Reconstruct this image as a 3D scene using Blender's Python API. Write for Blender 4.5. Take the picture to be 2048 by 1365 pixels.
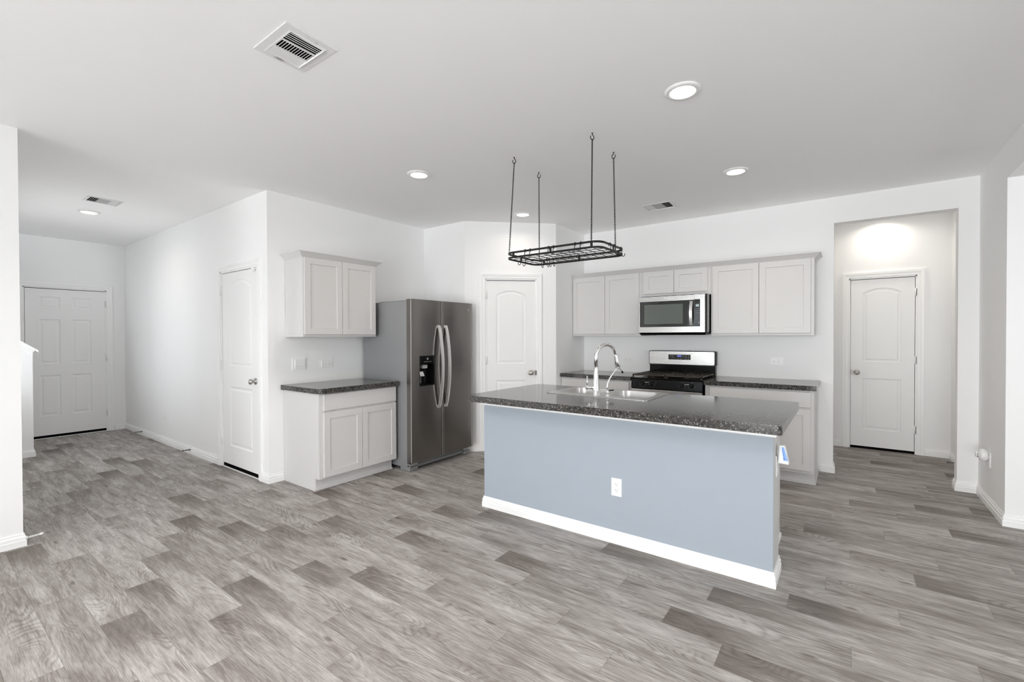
import bpy, math, random
from mathutils import Vector, Matrix
from mathutils.geometry import tessellate_polygon

# ------------------------------------------------------------------ scene start
for o in list(bpy.data.objects):
    bpy.data.objects.remove(o, do_unlink=True)
SC = bpy.context.scene
COL = SC.collection
R = math.radians
random.seed(7)

# ------------------------------------------------------------------ camera
cam_d = bpy.data.cameras.new('camera')
cam = bpy.data.objects.new('camera', cam_d)
COL.objects.link(cam)
SC.camera = cam
cam_d.sensor_fit = 'HORIZONTAL'
cam_d.sensor_width = 36.0
cam_d.lens = 36.0 * 910.69 / 2048.0
cam_d.clip_start = 0.05
_yaw, _pitch, _roll = R(36.333), R(-0.5997), R(-0.184)
_f = Vector((-math.sin(_yaw) * math.cos(_pitch), math.cos(_yaw) * math.cos(_pitch), math.sin(_pitch)))
_r0 = Vector((math.cos(_yaw), math.sin(_yaw), 0))
_u0 = _r0.cross(_f)
_r = _r0 * math.cos(_roll) + _u0 * math.sin(_roll)
_u = -_r0 * math.sin(_roll) + _u0 * math.cos(_roll)
cam.matrix_world = Matrix(((_r.x, _u.x, -_f.x, 0), (_r.y, _u.y, -_f.y, 0), (_r.z, _u.z, -_f.z, 1.37), (0, 0, 0, 1)))

# ------------------------------------------------------------------ colour, exposure, world
SC.view_settings.view_transform = 'Standard'
SC.view_settings.look = 'None'
SC.view_settings.exposure = 0.12
SC.view_settings.gamma = 1.0
SC.view_settings.use_curve_mapping = False
SC.cycles.filter_width = 1.1
SC.cycles.max_bounces = 14
SC.cycles.diffuse_bounces = 10
SC.cycles.glossy_bounces = 5
SC.cycles.caustics_reflective = False
SC.cycles.caustics_refractive = False
SC.cycles.sample_clamp_indirect = 6.0
W = bpy.data.worlds.new('world')
SC.world = W
W.use_nodes = True
W.node_tree.nodes['Background'].inputs[0].default_value = (0.75, 0.85, 1.0, 1)
W.node_tree.nodes['Background'].inputs[1].default_value = 1.0

# daylight outside each window (position, size x, size z, facing, watts)
DAY = (0.965, 0.985, 1.0)
LAMP = (1.0, 0.905, 0.78)
WINDOWS = [  # centre x, y, z, width, height, rot z, upward tilt, watts
    (-2.75, -3.45, 1.35, 1.7, 1.7, 0, 15, 12),        # blinds window
    (-1.30, -5.20, 0.90, 4.4, 2.8, 0, 17, 540),       # glass patio door
    (3.72, 2.3, 1.45, 1.7, 1.7, 90, 8, 44),           # unseen window added as fill from the right
    (-6.70, -0.02, 1.35, 1.5, 1.5, 0, 30, 17),          # unseen window added to brighten the hall
]
def day_light(cx, cy, cz, w, h, rz, tilt, power):
    d = bpy.data.lights.new('daylight', 'AREA')
    d.shape = 'RECTANGLE'
    d.size = w
    d.size_y = h
    d.energy = power
    d.color = DAY
    o = bpy.data.objects.new('daylight', d)
    COL.objects.link(o)
    o.location = (cx, cy, cz)
    o.rotation_euler = (R(90 + tilt), 0, R(rz))     # light leaves along +y when rz = 0
    return o
for wdef in WINDOWS:
    day_light(*wdef)
LAMP_POWER = 4.0        # kitchen and hall downlights
HALL_POWER = 2.4        # hall and passage
FILL_POWER = 13.0     # unseen downlights added to brighten the near floor

# ------------------------------------------------------------------ room numbers
H = 2.736          # ceiling height
YH = 2.068         # hall wall
XF = -4.341        # refrigerator wall
YN = 4.02          # recess wall
P0 = Vector((-3.65, 4.02, 0))      # pantry corner wall, left end
P1 = Vector((-2.855, 4.79, 0))
YR = 5.525         # range wall
XR = 0.915         # right wall
XD = -8.746        # front door wall
YB = 6.92          # passage back wall

# ------------------------------------------------------------------ node helpers
def mat(name):
    m = bpy.data.materials.new(name)
    m.use_nodes = True
    nt = m.node_tree
    b = nt.nodes['Principled BSDF']
    return m, nt, b

def nd(nt, t, **kw):
    n = nt.nodes.new(t)
    for k, v in kw.items():
        if k.startswith('i_'):
            key = k[2:]
            n.inputs[int(key) if key.isdigit() else key].default_value = v
        else:
            setattr(n, k, v)
    return n

def math_n(nt, op, a, b=None, c=None, clamp=False):
    n = nt.nodes.new('ShaderNodeMath')
    n.operation = op
    n.use_clamp = clamp
    for i, x in enumerate((a, b, c)):
        if x is None:
            continue
        if isinstance(x, (int, float)):
            n.inputs[i].default_value = x
        else:
            nt.links.new(x, n.inputs[i])
    return n.outputs[0]

def mixc(nt, fac, a, b, mode='MIX'):
    n = nt.nodes.new('ShaderNodeMix')
    n.data_type = 'RGBA'
    n.blend_type = mode
    for sock, x in ((n.inputs[0], fac), (n.inputs[6], a), (n.inputs[7], b)):
        if isinstance(x, (int, float)):
            sock.default_value = x
        elif isinstance(x, tuple):
            sock.default_value = x if len(x) == 4 else (*x, 1)
        else:
            nt.links.new(x, sock)
    return n.outputs[2]

def simple(name, col, rough=0.5, metal=0.0, spec=0.5, noise=0.0, nscale=40.0, bump=0.0, bscale=200.0, coat=0.0, aniso=0.0):
    m, nt, b = mat(name)
    b.inputs['Base Color'].default_value = (*col, 1)
    b.inputs['Roughness'].default_value = rough
    b.inputs['Metallic'].default_value = metal
    b.inputs['Specular IOR Level'].default_value = spec
    if coat:
        b.inputs['Coat Weight'].default_value = coat
        b.inputs['Coat Roughness'].default_value = 0.05
    if aniso:
        b.inputs['Anisotropic'].default_value = aniso
    tc = nd(nt, 'ShaderNodeTexCoord')
    if noise:
        n = nd(nt, 'ShaderNodeTexNoise', i_Scale=nscale, i_Detail=3.0)
        nt.links.new(tc.outputs['Object'], n.inputs['Vector'])
        lo = tuple(c * (1 - noise) for c in col)
        hi = tuple(min(1, c * (1 + noise)) for c in col)
        nt.links.new(mixc(nt, n.outputs[0], lo, hi), b.inputs['Base Color'])
    if bump:
        n2 = nd(nt, 'ShaderNodeTexNoise', i_Scale=bscale, i_Detail=2.0)
        nt.links.new(tc.outputs['Object'], n2.inputs['Vector'])
        bp = nd(nt, 'ShaderNodeBump', i_Strength=bump, i_Distance=0.002)
        nt.links.new(n2.outputs[0], bp.inputs['Height'])
        nt.links.new(bp.outputs[0], b.inputs['Normal'])
    return m

def emit(name, col, strength):
    m, nt, b = mat(name)
    b.inputs['Base Color'].default_value = (*col, 1)
    b.inputs['Emission Color'].default_value = (*col, 1)
    b.inputs['Emission Strength'].default_value = strength
    return m

def brushed(name, col, rough, axis='Z', streak=0.12):
    """brushed sheet metal, fine streaks across the given axis"""
    m, nt, b = mat(name)
    b.inputs['Metallic'].default_value = 1.0
    tc = nd(nt, 'ShaderNodeTexCoord')
    mp = nd(nt, 'ShaderNodeMapping')
    sc = [3.0, 3.0, 3.0]
    sc['XYZ'.index(axis)] = 420.0
    mp.inputs['Scale'].default_value = sc
    nt.links.new(tc.outputs['Object'], mp.inputs['Vector'])
    n = nd(nt, 'ShaderNodeTexNoise', i_Scale=1.0, i_Detail=2.0)
    nt.links.new(mp.outputs[0], n.inputs['Vector'])
    lo = tuple(c * (1 - streak) for c in col)
    hi = tuple(min(1, c * (1 + streak)) for c in col)
    nt.links.new(mixc(nt, n.outputs[0], lo, hi), b.inputs['Base Color'])
    r = math_n(nt, 'MULTIPLY_ADD', n.outputs[0], 0.10, rough - 0.05)
    nt.links.new(r, b.inputs['Roughness'])
    return m

# ------------------------------------------------------------------ materials
M = {}
M['wall'] = simple('wall_paint', (0.90, 0.90, 0.897), 0.75, spec=0.25, noise=0.008, nscale=6, bump=0.06, bscale=220)
M['ceiling'] = simple('ceiling_paint', (0.935, 0.935, 0.933), 0.85, spec=0.2, noise=0.006, nscale=5, bump=0.06, bscale=160)
M['trim'] = simple('trim_paint', (0.92, 0.92, 0.912), 0.38, spec=0.4, noise=0.005)
M['door'] = simple('door_paint', (0.89, 0.89, 0.882), 0.42, spec=0.4, noise=0.005)
M['cabinet'] = simple('cabinet_paint', (0.665, 0.654, 0.643), 0.42, spec=0.4, noise=0.01, nscale=8)
M['blue'] = simple('blue_grey_paint', (0.378, 0.423, 0.476), 0.6, spec=0.3, noise=0.012, nscale=7, bump=0.05, bscale=220)
M['endwall'] = simple('grey_white_paint', (0.62, 0.62, 0.60), 0.6, spec=0.3, noise=0.01, nscale=7, bump=0.05, bscale=220)
M['steel'] = brushed('brushed_steel', (0.50, 0.49, 0.48), 0.30, 'Z')
M['steel_x'] = brushed('brushed_steel_fine', (0.47, 0.465, 0.455), 0.27, 'Z', 0.08)
_fm = M['fridge'] = brushed('dark_brushed_steel', (0.27, 0.256, 0.243), 0.24, 'Z', 0.07)
_fb = _fm.node_tree.nodes['Principled BSDF']
_fb.inputs['Anisotropic'].default_value = 0.8
_fb.inputs['Anisotropic Rotation'].default_value = 0.25
_tg = _fm.node_tree.nodes.new('ShaderNodeTangent')
_tg.direction_type = 'RADIAL'
_tg.axis = 'Z'
_fm.node_tree.links.new(_tg.outputs[0], _fb.inputs['Tangent'])
M['fridge_side'] = simple('grey_steel_paint', (0.31, 0.315, 0.32), 0.42, metal=0.35, noise=0.03, nscale=60)
M['handle_steel'] = brushed('satin_handle_steel', (0.80, 0.79, 0.78), 0.38, 'X', 0.05)
M['sink'] = brushed('sink_steel', (0.56, 0.55, 0.535), 0.33, 'Y', 0.06)
M['chrome'] = simple('chrome', (0.88, 0.88, 0.89), 0.05, metal=1.0, noise=0.01)
M['nickel'] = simple('satin_nickel', (0.52, 0.50, 0.47), 0.30, metal=1.0, noise=0.03)
M['black_metal'] = simple('black_metal', (0.008, 0.0075, 0.007), 0.40, spec=0.3, noise=0.2, nscale=90)
M['black'] = simple('black_enamel', (0.004, 0.004, 0.004), 0.14, spec=0.16, noise=0.1)
M['black_plastic'] = simple('black_plastic', (0.006, 0.006, 0.006), 0.35, spec=0.22, noise=0.1)
M['black_glass'] = simple('black_glass', (0.012, 0.014, 0.013), 0.05, spec=0.6, noise=0.1)
M['glass_grey'] = simple('oven_window_glass', (0.10, 0.115, 0.105), 0.07, spec=0.6, noise=0.08, nscale=300)
M['iron'] = simple('cast_iron', (0.030, 0.022, 0.014), 0.36, spec=0.35, noise=0.4, nscale=30, bump=0.1, bscale=500)
M['void'] = simple('dark_gap', (0.006, 0.006, 0.006), 0.9, spec=0.0, noise=0.1)  # black for door sweeps and for shade in gaps, ducts and behind doors
M['plastic'] = simple('white_plastic', (0.88, 0.88, 0.87), 0.35, spec=0.45, noise=0.004)
M['vent'] = simple('vent_enamel', (0.80, 0.80, 0.80), 0.45, spec=0.4, noise=0.006)
M['louver_shade'] = simple('louver_shade_grey', (0.46, 0.46, 0.455), 0.5, spec=0.3, noise=0.01)  # grey that puts the shade of edge-on louvers into the colour
M['slot'] = simple('slot_grey', (0.16, 0.16, 0.16), 0.6, noise=0.05)
M['mark'] = simple('printed_mark', (0.42, 0.43, 0.43), 0.5, noise=0.03)
M['grey_tab'] = simple('grey_plastic', (0.38, 0.38, 0.375), 0.35, noise=0.04)
M['label_blue'] = simple('label_blue', (0.22, 0.42, 0.90), 0.4, noise=0.03)
M['ink'] = simple('label_ink', (0.03, 0.05, 0.20), 0.5, noise=0.05)
M['lcd'] = simple('lcd_grey', (0.40, 0.50, 0.50), 0.15, noise=0.04)
M['rubber'] = simple('white_rubber', (0.82, 0.82, 0.80), 0.6, noise=0.01)
M['spring'] = simple('grey_spring', (0.20, 0.19, 0.18), 0.4, metal=0.7, noise=0.05)
M['lens'] = emit('lamp_lens', (1.0, 0.965, 0.92), 7.0)
M['display'] = emit('blue_display', (0.16, 0.20, 1.0), 3.0)

def counter_mat():
    m, nt, b = mat('speckled_laminate')
    tc = nd(nt, 'ShaderNodeTexCoord')
    n1 = nd(nt, 'ShaderNodeTexNoise', i_Scale=55.0, i_Detail=4.0, i_Roughness=0.65)
    v1 = nd(nt, 'ShaderNodeTexVoronoi', i_Scale=125.0)
    v2 = nd(nt, 'ShaderNodeTexNoise', i_Scale=120.0, i_Detail=2.0)
    for n in (n1, v1, v2):
        nt.links.new(tc.outputs['Object'], n.inputs['Vector'])
    r1 = nd(nt, 'ShaderNodeValToRGB')
    r1.color_ramp.elements[0].position = 0.36
    r1.color_ramp.elements[0].color = (0.010, 0.0096, 0.009, 1)
    r1.color_ramp.elements[1].position = 0.66
    r1.color_ramp.elements[1].color = (0.080, 0.075, 0.069, 1)
    nt.links.new(n1.outputs[0], r1.inputs[0])
    # pale flecks: some voronoi cells
    cellv = nd(nt, 'ShaderNodeSeparateColor')
    nt.links.new(v1.outputs['Color'], cellv.inputs[0])
    f1 = math_n(nt, 'GREATER_THAN', cellv.outputs[0], 0.80)
    f2 = math_n(nt, 'LESS_THAN', v1.outputs['Distance'], 0.42)
    fl = math_n(nt, 'MULTIPLY', f1, f2)
    c = mixc(nt, fl, r1.outputs[0], (0.27, 0.265, 0.257))
    f3 = math_n(nt, 'GREATER_THAN', v2.outputs[0], 0.63)
    c = mixc(nt, math_n(nt, 'MULTIPLY', f3, 0.6), c, (0.20, 0.185, 0.165))
    nt.links.new(c, b.inputs['Base Color'])
    b.inputs['Roughness'].default_value = 0.11
    b.inputs['Specular IOR Level'].default_value = 0.6
    return m
M['counter'] = counter_mat()

PW, PL = 0.1595, 1.02    # plank width and length
def floor_mat():
    m, nt, b = mat('grey_wood_planks')
    uv = nd(nt, 'ShaderNodeUVMap', uv_map='plank')
    rn = nd(nt, 'ShaderNodeUVMap', uv_map='rand')
    s = nd(nt, 'ShaderNodeSeparateXYZ')
    q = nd(nt, 'ShaderNodeSeparateXYZ')
    nt.links.new(uv.outputs[0], s.inputs[0])
    nt.links.new(rn.outputs[0], q.inputs[0])
    u, v, r1, r2 = s.outputs[0], s.outputs[1], q.outputs[0], q.outputs[1]
    def coords(su, sv, ou, ov):
        cx = nd(nt, 'ShaderNodeCombineXYZ')
        nt.links.new(math_n(nt, 'MULTIPLY_ADD', u, su, math_n(nt, 'MULTIPLY', r1, ou)), cx.inputs[0])
        nt.links.new(math_n(nt, 'MULTIPLY_ADD', v, sv, math_n(nt, 'MULTIPLY', r2, ov)), cx.inputs[1])
        nt.links.new(math_n(nt, 'MULTIPLY', r1, 91.0), cx.inputs[2])
        return cx.outputs[0]
    # broad streaks
    nA = nd(nt, 'ShaderNodeTexNoise', i_Scale=1.0, i_Detail=9.0, i_Roughness=0.72, i_Distortion=0.5)
    nt.links.new(coords(2.4, 19.0, 40.0, 50.0), nA.inputs['Vector'])
    # fine grain
    nB = nd(nt, 'ShaderNodeTexNoise', i_Scale=1.0, i_Detail=4.0, i_Roughness=0.65)
    nt.links.new(coords(11.0, 190.0, 70.0, 20.0), nB.inputs['Vector'])
    # growth rings: contour lines of a stretched soft field
    nC = nd(nt, 'ShaderNodeTexNoise', i_Scale=1.0, i_Detail=1.4, i_Roughness=0.3, i_Distortion=0.55)
    nt.links.new(coords(1.35, 6.2, 30.0, 80.0), nC.inputs['Vector'])
    ring = math_n(nt, 'FRACT', math_n(nt, 'MULTIPLY', nC.outputs[0], 26.0))
    ring = math_n(nt, 'POWER', math_n(nt, 'ABSOLUTE', math_n(nt, 'MULTIPLY_ADD', ring, 2.0, -1.0)), 2.2)
    nM = nd(nt, 'ShaderNodeTexNoise', i_Scale=1.0, i_Detail=1.0)
    nt.links.new(coords(2.0, 6.0, 60.0, 33.0), nM.inputs['Vector'])
    mask = nd(nt, 'ShaderNodeMapRange', i_1=0.43, i_2=0.62)
    nt.links.new(nM.outputs[0], mask.inputs[0])
    ringv = math_n(nt, 'MULTIPLY', math_n(nt, 'SUBTRACT', 0.33, ring), math_n(nt, 'MULTIPLY', mask.outputs[0], 0.17))
    # soft clouds
    nD = nd(nt, 'ShaderNodeTexNoise', i_Scale=1.0, i_Detail=3.0)
    nt.links.new(coords(3.6, 10.0, 17.0, 61.0), nD.inputs['Vector'])
    # small dark knots
    vK = nd(nt, 'ShaderNodeTexVoronoi', i_Scale=1.0)
    nt.links.new(coords(4.0, 13.0, 23.0, 47.0), vK.inputs['Vector'])
    kn = nd(nt, 'ShaderNodeMapRange', i_1=0.05, i_2=0.17, i_3=1.0, i_4=0.0)
    nt.links.new(vK.outputs['Distance'], kn.inputs[0])
    sk = nd(nt, 'ShaderNodeSeparateColor')
    nt.links.new(vK.outputs['Color'], sk.inputs[0])
    knot = math_n(nt, 'MULTIPLY', kn.outputs[0], math_n(nt, 'MULTIPLY', math_n(nt, 'GREATER_THAN', sk.outputs[0], 0.82), 0.30))
    t = math_n(nt, 'MULTIPLY_ADD', math_n(nt, 'SUBTRACT', nA.outputs[0], 0.5), 1.00, 0.52)
    t = math_n(nt, 'ADD', t, math_n(nt, 'MULTIPLY', math_n(nt, 'SUBTRACT', nB.outputs[0], 0.5), 0.60))
    t = math_n(nt, 'ADD', t, ringv)
    t = math_n(nt, 'SUBTRACT', t, knot)
    t = math_n(nt, 'ADD', t, math_n(nt, 'MULTIPLY', math_n(nt, 'SUBTRACT', nD.outputs[0], 0.5), 0.32))
    # darker starting end of a plank, lighter finishing end
    un = math_n(nt, 'DIVIDE', u, PL)
    endd = nd(nt, 'ShaderNodeMapRange', i_1=0.0, i_2=0.55, i_3=1.0, i_4=0.0)
    endd.interpolation_type = 'SMOOTHSTEP'
    nt.links.new(un, endd.inputs[0])
    t = math_n(nt, 'SUBTRACT', t, math_n(nt, 'MULTIPLY', endd.outputs[0], math_n(nt, 'MULTIPLY', math_n(nt, 'POWER', r2, 2.0), 0.40)))
    t = math_n(nt, 'ADD', t, math_n(nt, 'MULTIPLY', math_n(nt, 'SUBTRACT', r1, 0.45), 0.09))
    ramp = nd(nt, 'ShaderNodeValToRGB')
    cr = ramp.color_ramp
    cr.elements[0].position = 0.05
    cr.elements[0].color = (0.125, 0.106, 0.093, 1)
    cr.elements[1].position = 0.95
    cr.elements[1].color = (0.70, 0.675, 0.655, 1)
    e = cr.elements.new(0.38)
    e.color = (0.240, 0.216, 0.198, 1)
    e = cr.elements.new(0.60)
    e.color = (0.405, 0.378, 0.358, 1)
    nt.links.new(t, ramp.inputs[0])
    # seams
    dv = math_n(nt, 'MINIMUM', v, math_n(nt, 'SUBTRACT', PW, v))
    du = math_n(nt, 'MINIMUM', u, math_n(nt, 'SUBTRACT', PL, u))
    sv = math_n(nt, 'LESS_THAN', dv, 0.0012)
    su = math_n(nt, 'LESS_THAN', du, 0.0012)
    seam = math_n(nt, 'MAXIMUM', sv, su)
    c = mixc(nt, math_n(nt, 'MULTIPLY', seam, 0.35), ramp.outputs[0], (0.10, 0.088, 0.078))
    nt.links.new(c, b.inputs['Base Color'])
    rr = math_n(nt, 'MULTIPLY_ADD', nA.outputs[0], 0.18, 0.46)
    nt.links.new(rr, b.inputs['Roughness'])
    b.inputs['Specular IOR Level'].default_value = 0.12
    bp = nd(nt, 'ShaderNodeBump', i_Strength=0.12, i_Distance=0.001)
    nt.links.new(nB.outputs[0], bp.inputs['Height'])
    nt.links.new(bp.outputs[0], b.inputs['Normal'])
    return m
M['floor'] = floor_mat()

# ------------------------------------------------------------------ mesh builder
WM = {}     # world matrix of every thing we place (parents have no scaling)

class MB:
    def __init__(self):
        self.v, self.f, self.sm = [], [], []

    def add(self, verts, faces, smooth=False, T=None):
        n = len(self.v)
        for p in verts:
            p = Vector(p)
            self.v.append(T @ p if T else p)
        for f in faces:
            self.f.append([n + i for i in f])
            self.sm.append(smooth)
        return self

    def box(self, x0, y0, z0, x1, y1, z1, T=None):
        x0, x1 = min(x0, x1), max(x0, x1)
        y0, y1 = min(y0, y1), max(y0, y1)
        z0, z1 = min(z0, z1), max(z0, z1)
        vs = [(x0, y0, z0), (x1, y0, z0), (x1, y1, z0), (x0, y1, z0), (x0, y0, z1), (x1, y0, z1), (x1, y1, z1), (x0, y1, z1)]
        fs = [(0, 3, 2, 1), (4, 5, 6, 7), (0, 1, 5, 4), (1, 2, 6, 5), (2, 3, 7, 6), (3, 0, 4, 7)]
        return self.add(vs, fs, False, T)

    def hexa(self, b, t):
        """any six-sided block from a bottom ring and a top ring of four points"""
        return self.add(list(b) + list(t), [(3, 2, 1, 0), (4, 5, 6, 7), (0, 1, 5, 4), (1, 2, 6, 5), (2, 3, 7, 6), (3, 0, 4, 7)])

    def prism(self, outline, z0, z1, holes=(), T=None, smooth=False):
        """extrude a plan outline (counter-clockwise), with holes"""
        loops = [list(outline)] + [list(h) for h in holes]
        flat = [p for l in loops for p in l]
        tri = tessellate_polygon([[Vector((p[0], p[1], 0)) for p in l] for l in loops])
        n = len(flat)
        vs = [(p[0], p[1], z0) for p in flat] + [(p[0], p[1], z1) for p in flat]
        fs = []
        for a, b, c in tri:
            pa, pb, pc = flat[a], flat[b], flat[c]
            cr = (pb[0] - pa[0]) * (pc[1] - pa[1]) - (pb[1] - pa[1]) * (pc[0] - pa[0])
            if cr < 0:
                b, c = c, b
            fs.append((n + a, n + b, n + c))
            fs.append((a, c, b))
        k = 0
        for li, l in enumerate(loops):
            m = len(l)
            area = sum(l[i][0] * l[(i + 1) % m][1] - l[(i + 1) % m][0] * l[i][1] for i in range(m))
            for i in range(m):
                a, b = k + i, k + (i + 1) % m
                q = (a, b, n + b, n + a)
                outward = (area > 0) == (li == 0)
                fs.append(q if outward else q[::-1])
            k += m
        return self.add(vs, fs, smooth, T)

    def lathe(self, prof, seg=24, T=None, smooth=True):
        """revolve (radius, z) pairs about z"""
        vs, fs = [], []
        m = len(prof)
        for i in range(seg):
            a = 2 * math.pi * i / seg
            for r, z in prof:
                vs.append((r * math.cos(a), r * math.sin(a), z))
        for i in range(seg):
            j = (i + 1) % seg
            for k in range(m - 1):
                fs.append((i * m + k, j * m + k, j * m + k + 1, i * m + k + 1))
        if prof[0][0] > 1e-6:
            fs.append([i * m for i in range(seg)][::-1])
        if prof[-1][0] > 1e-6:
            fs.append([i * m + m - 1 for i in range(seg)])
        return self.add(vs, fs, smooth, T)

    def tube(self, path, rad, seg=8, closed=False, smooth=True, flat=None, T=None):
        """round tube (or flat bar: flat=(half width, half height, up vector)) along a path"""
        P = [Vector(p) for p in path]
        n = len(P)
        rads = rad if isinstance(rad, (list, tuple)) else [rad] * n
        vs, fs = [], []
        up = None
        for i in range(n):
            if closed:
                t = (P[(i + 1) % n] - P[i - 1]).normalized()
            else:
                t = (P[min(i + 1, n - 1)] - P[max(i - 1, 0)]).normalized()
            if flat:
                up = Vector(flat[2])
                s = t.cross(up).normalized()
                w, h = flat[0], flat[1]
                ring = [P[i] + s * w - up * h, P[i] + s * w + up * h, P[i] - s * w + up * h, P[i] - s * w - up * h]
            else:
                if up is None:
                    up = Vector((0, 0, 1)) if abs(t.z) < 0.9 else Vector((1, 0, 0))
                s = t.cross(up).normalized()
                up = s.cross(t).normalized()
                ring = [P[i] + (s * math.cos(2 * math.pi * k / seg) + up * math.sin(2 * math.pi * k / seg)) * rads[i] for k in range(seg)]
            vs += ring
        m = 4 if flat else seg
        for i in range(n if closed else n - 1):
            j = (i + 1) % n
            for k in range(m):
                l = (k + 1) % m
                fs.append((i * m + k, i * m + l, j * m + l, j * m + k))
        if not closed:
            fs.append(list(range(m))[::-1])
            fs.append([(n - 1) * m + k for k in range(m)])
        return self.add(vs, fs, smooth and not flat, T)

    def sweep(self, path, prof, fn, side=1):
        """sweep a closed profile (offset, height) along a 2-D path with mitred corners; fn maps (a, b, h) to 3-D"""
        n, m = len(path), len(prof)
        P = [Vector((p[0], p[1])) for p in path]
        vs, fs = [], []
        for i in range(n):
            ds = []
            if i > 0:
                ds.append((P[i] - P[i - 1]).normalized())
            if i < n - 1:
                ds.append((P[i + 1] - P[i]).normalized())
            ns = [Vector((-d.y, d.x)) * side for d in ds]
            nn = sum(ns, Vector((0, 0))) / len(ns)
            nn = nn / max(nn.length_squared, 1e-6)
            for o, h in prof:
                p = P[i] + nn * o
                vs.append(fn(p.x, p.y, h))
        for i in range(n - 1):
            for k in range(m):
                l = (k + 1) % m
                fs.append((i * m + k, i * m + l, (i + 1) * m + l, (i + 1) * m + k))
        fs.append(list(range(m))[::-1])
        fs.append([(n - 1) * m + k for k in range(m)])
        return self.add(vs, fs)

    def build(self, name, material, parent=None, loc=None, local=False, bevel=0.0, seg=2, fix=True):
        me = bpy.data.meshes.new(name)
        o = bpy.data.objects.new(name, me)
        COL.objects.link(o)
        if parent is not None:
            o.parent = parent
            mw = WM[parent.name]
            vs = self.v if local else [mw.inverted() @ p for p in self.v]
            WM[o.name] = mw.copy()
        else:
            off = Vector(loc) if loc is not None else self.base()
            o.location = off
            WM[o.name] = Matrix.Translation(off)
            vs = [p - off for p in self.v]
        me.from_pydata([tuple(p) for p in vs], [], self.f)
        me.polygons.foreach_set('use_smooth', self.sm)
        if fix:
            import bmesh
            bm = bmesh.new()
            bm.from_mesh(me)
            bmesh.ops.recalc_face_normals(bm, faces=bm.faces)
            bm.to_mesh(me)
            bm.free()
        me.update()
        for mm in (material if isinstance(material, (list, tuple)) else [material]):
            me.materials.append(mm)
        if bevel:
            md = o.modifiers.new('bevel', 'BEVEL')
            md.width = bevel
            md.segments = seg
            md.limit_method = 'ANGLE'
            md.angle_limit = R(35)
        return o

    def base(self):
        xs = [p.x for p in self.v]; ys = [p.y for p in self.v]; zs = [p.z for p in self.v]
        return Vector(((min(xs) + max(xs)) / 2, (min(ys) + max(ys)) / 2, min(zs)))

def thing(name, loc, label, cat, group=None, rotz=0.0):
    o = bpy.data.objects.new(name, None)
    o.empty_display_size = 0.1
    COL.objects.link(o)
    o.location = loc
    o.rotation_euler = (0, 0, rotz)
    WM[o.name] = Matrix.Translation(Vector(loc)) @ Matrix.Rotation(rotz, 4, 'Z')
    return tag(o, label, cat, group)

def tag(o, label, cat, group=None):
    o['label'] = label
    o['category'] = cat
    if group:
        o['group'] = group
    return o

def struct(o, label, cat):
    o['kind'] = 'structure'
    o['label'] = label
    o['category'] = cat
    return o

def dup(root, loc=None, rotz=None, label=None):
    """a copy of a thing with copies of its parts and their sub-parts"""
    c = root.copy()
    COL.objects.link(c)
    if loc is not None:
        c.location = loc
    if rotz is not None:
        c.rotation_euler = (0, 0, rotz)
    if label:
        c['label'] = label
    def walk(a, b):
        for ch in list(a.children):
            d = ch.copy()
            COL.objects.link(d)
            d.parent = b
            walk(ch, d)
    walk(root, c)
    return c

def text_mesh(s, size, depth):
    cu = bpy.data.curves.new('lettering', 'FONT')
    cu.body = s
    cu.size = size
    cu.extrude = depth
    cu.align_x = 'CENTER'
    cu.align_y = 'CENTER'
    tmp = bpy.data.objects.new('lettering', cu)
    COL.objects.link(tmp)
    dg = bpy.context.evaluated_depsgraph_get()
    dg.update()
    me = bpy.data.meshes.new_from_object(tmp.evaluated_get(dg))
    bpy.data.objects.remove(tmp, do_unlink=True)
    mb = MB()
    mb.add([v.co.copy() for v in me.vertices], [list(p.vertices) for p in me.polygons])
    bpy.data.meshes.remove(me)
    return mb

def xf(mb, T):
    mb.v = [T @ p for p in mb.v]
    return mb

# frame helpers: local (x right, y into the wall, z up) to world
def wall_T(p, ang):
    return Matrix.Translation(Vector((p[0], p[1], p[2] if len(p) > 2 else 0))) @ Matrix.Rotation(ang, 4, 'Z')
T_MY = lambda x, y, z=0: wall_T((x, y, z), 0)                  # faces -y
T_PX = lambda x, y, z=0: wall_T((x, y, z), math.pi / 2)        # faces +x, local x runs along +y
T_MX = lambda x, y, z=0: wall_T((x, y, z), -math.pi / 2)       # faces -x, local x runs along -y
T_PY = lambda x, y, z=0: wall_T((x, y, z), math.pi)            # faces +y

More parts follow.
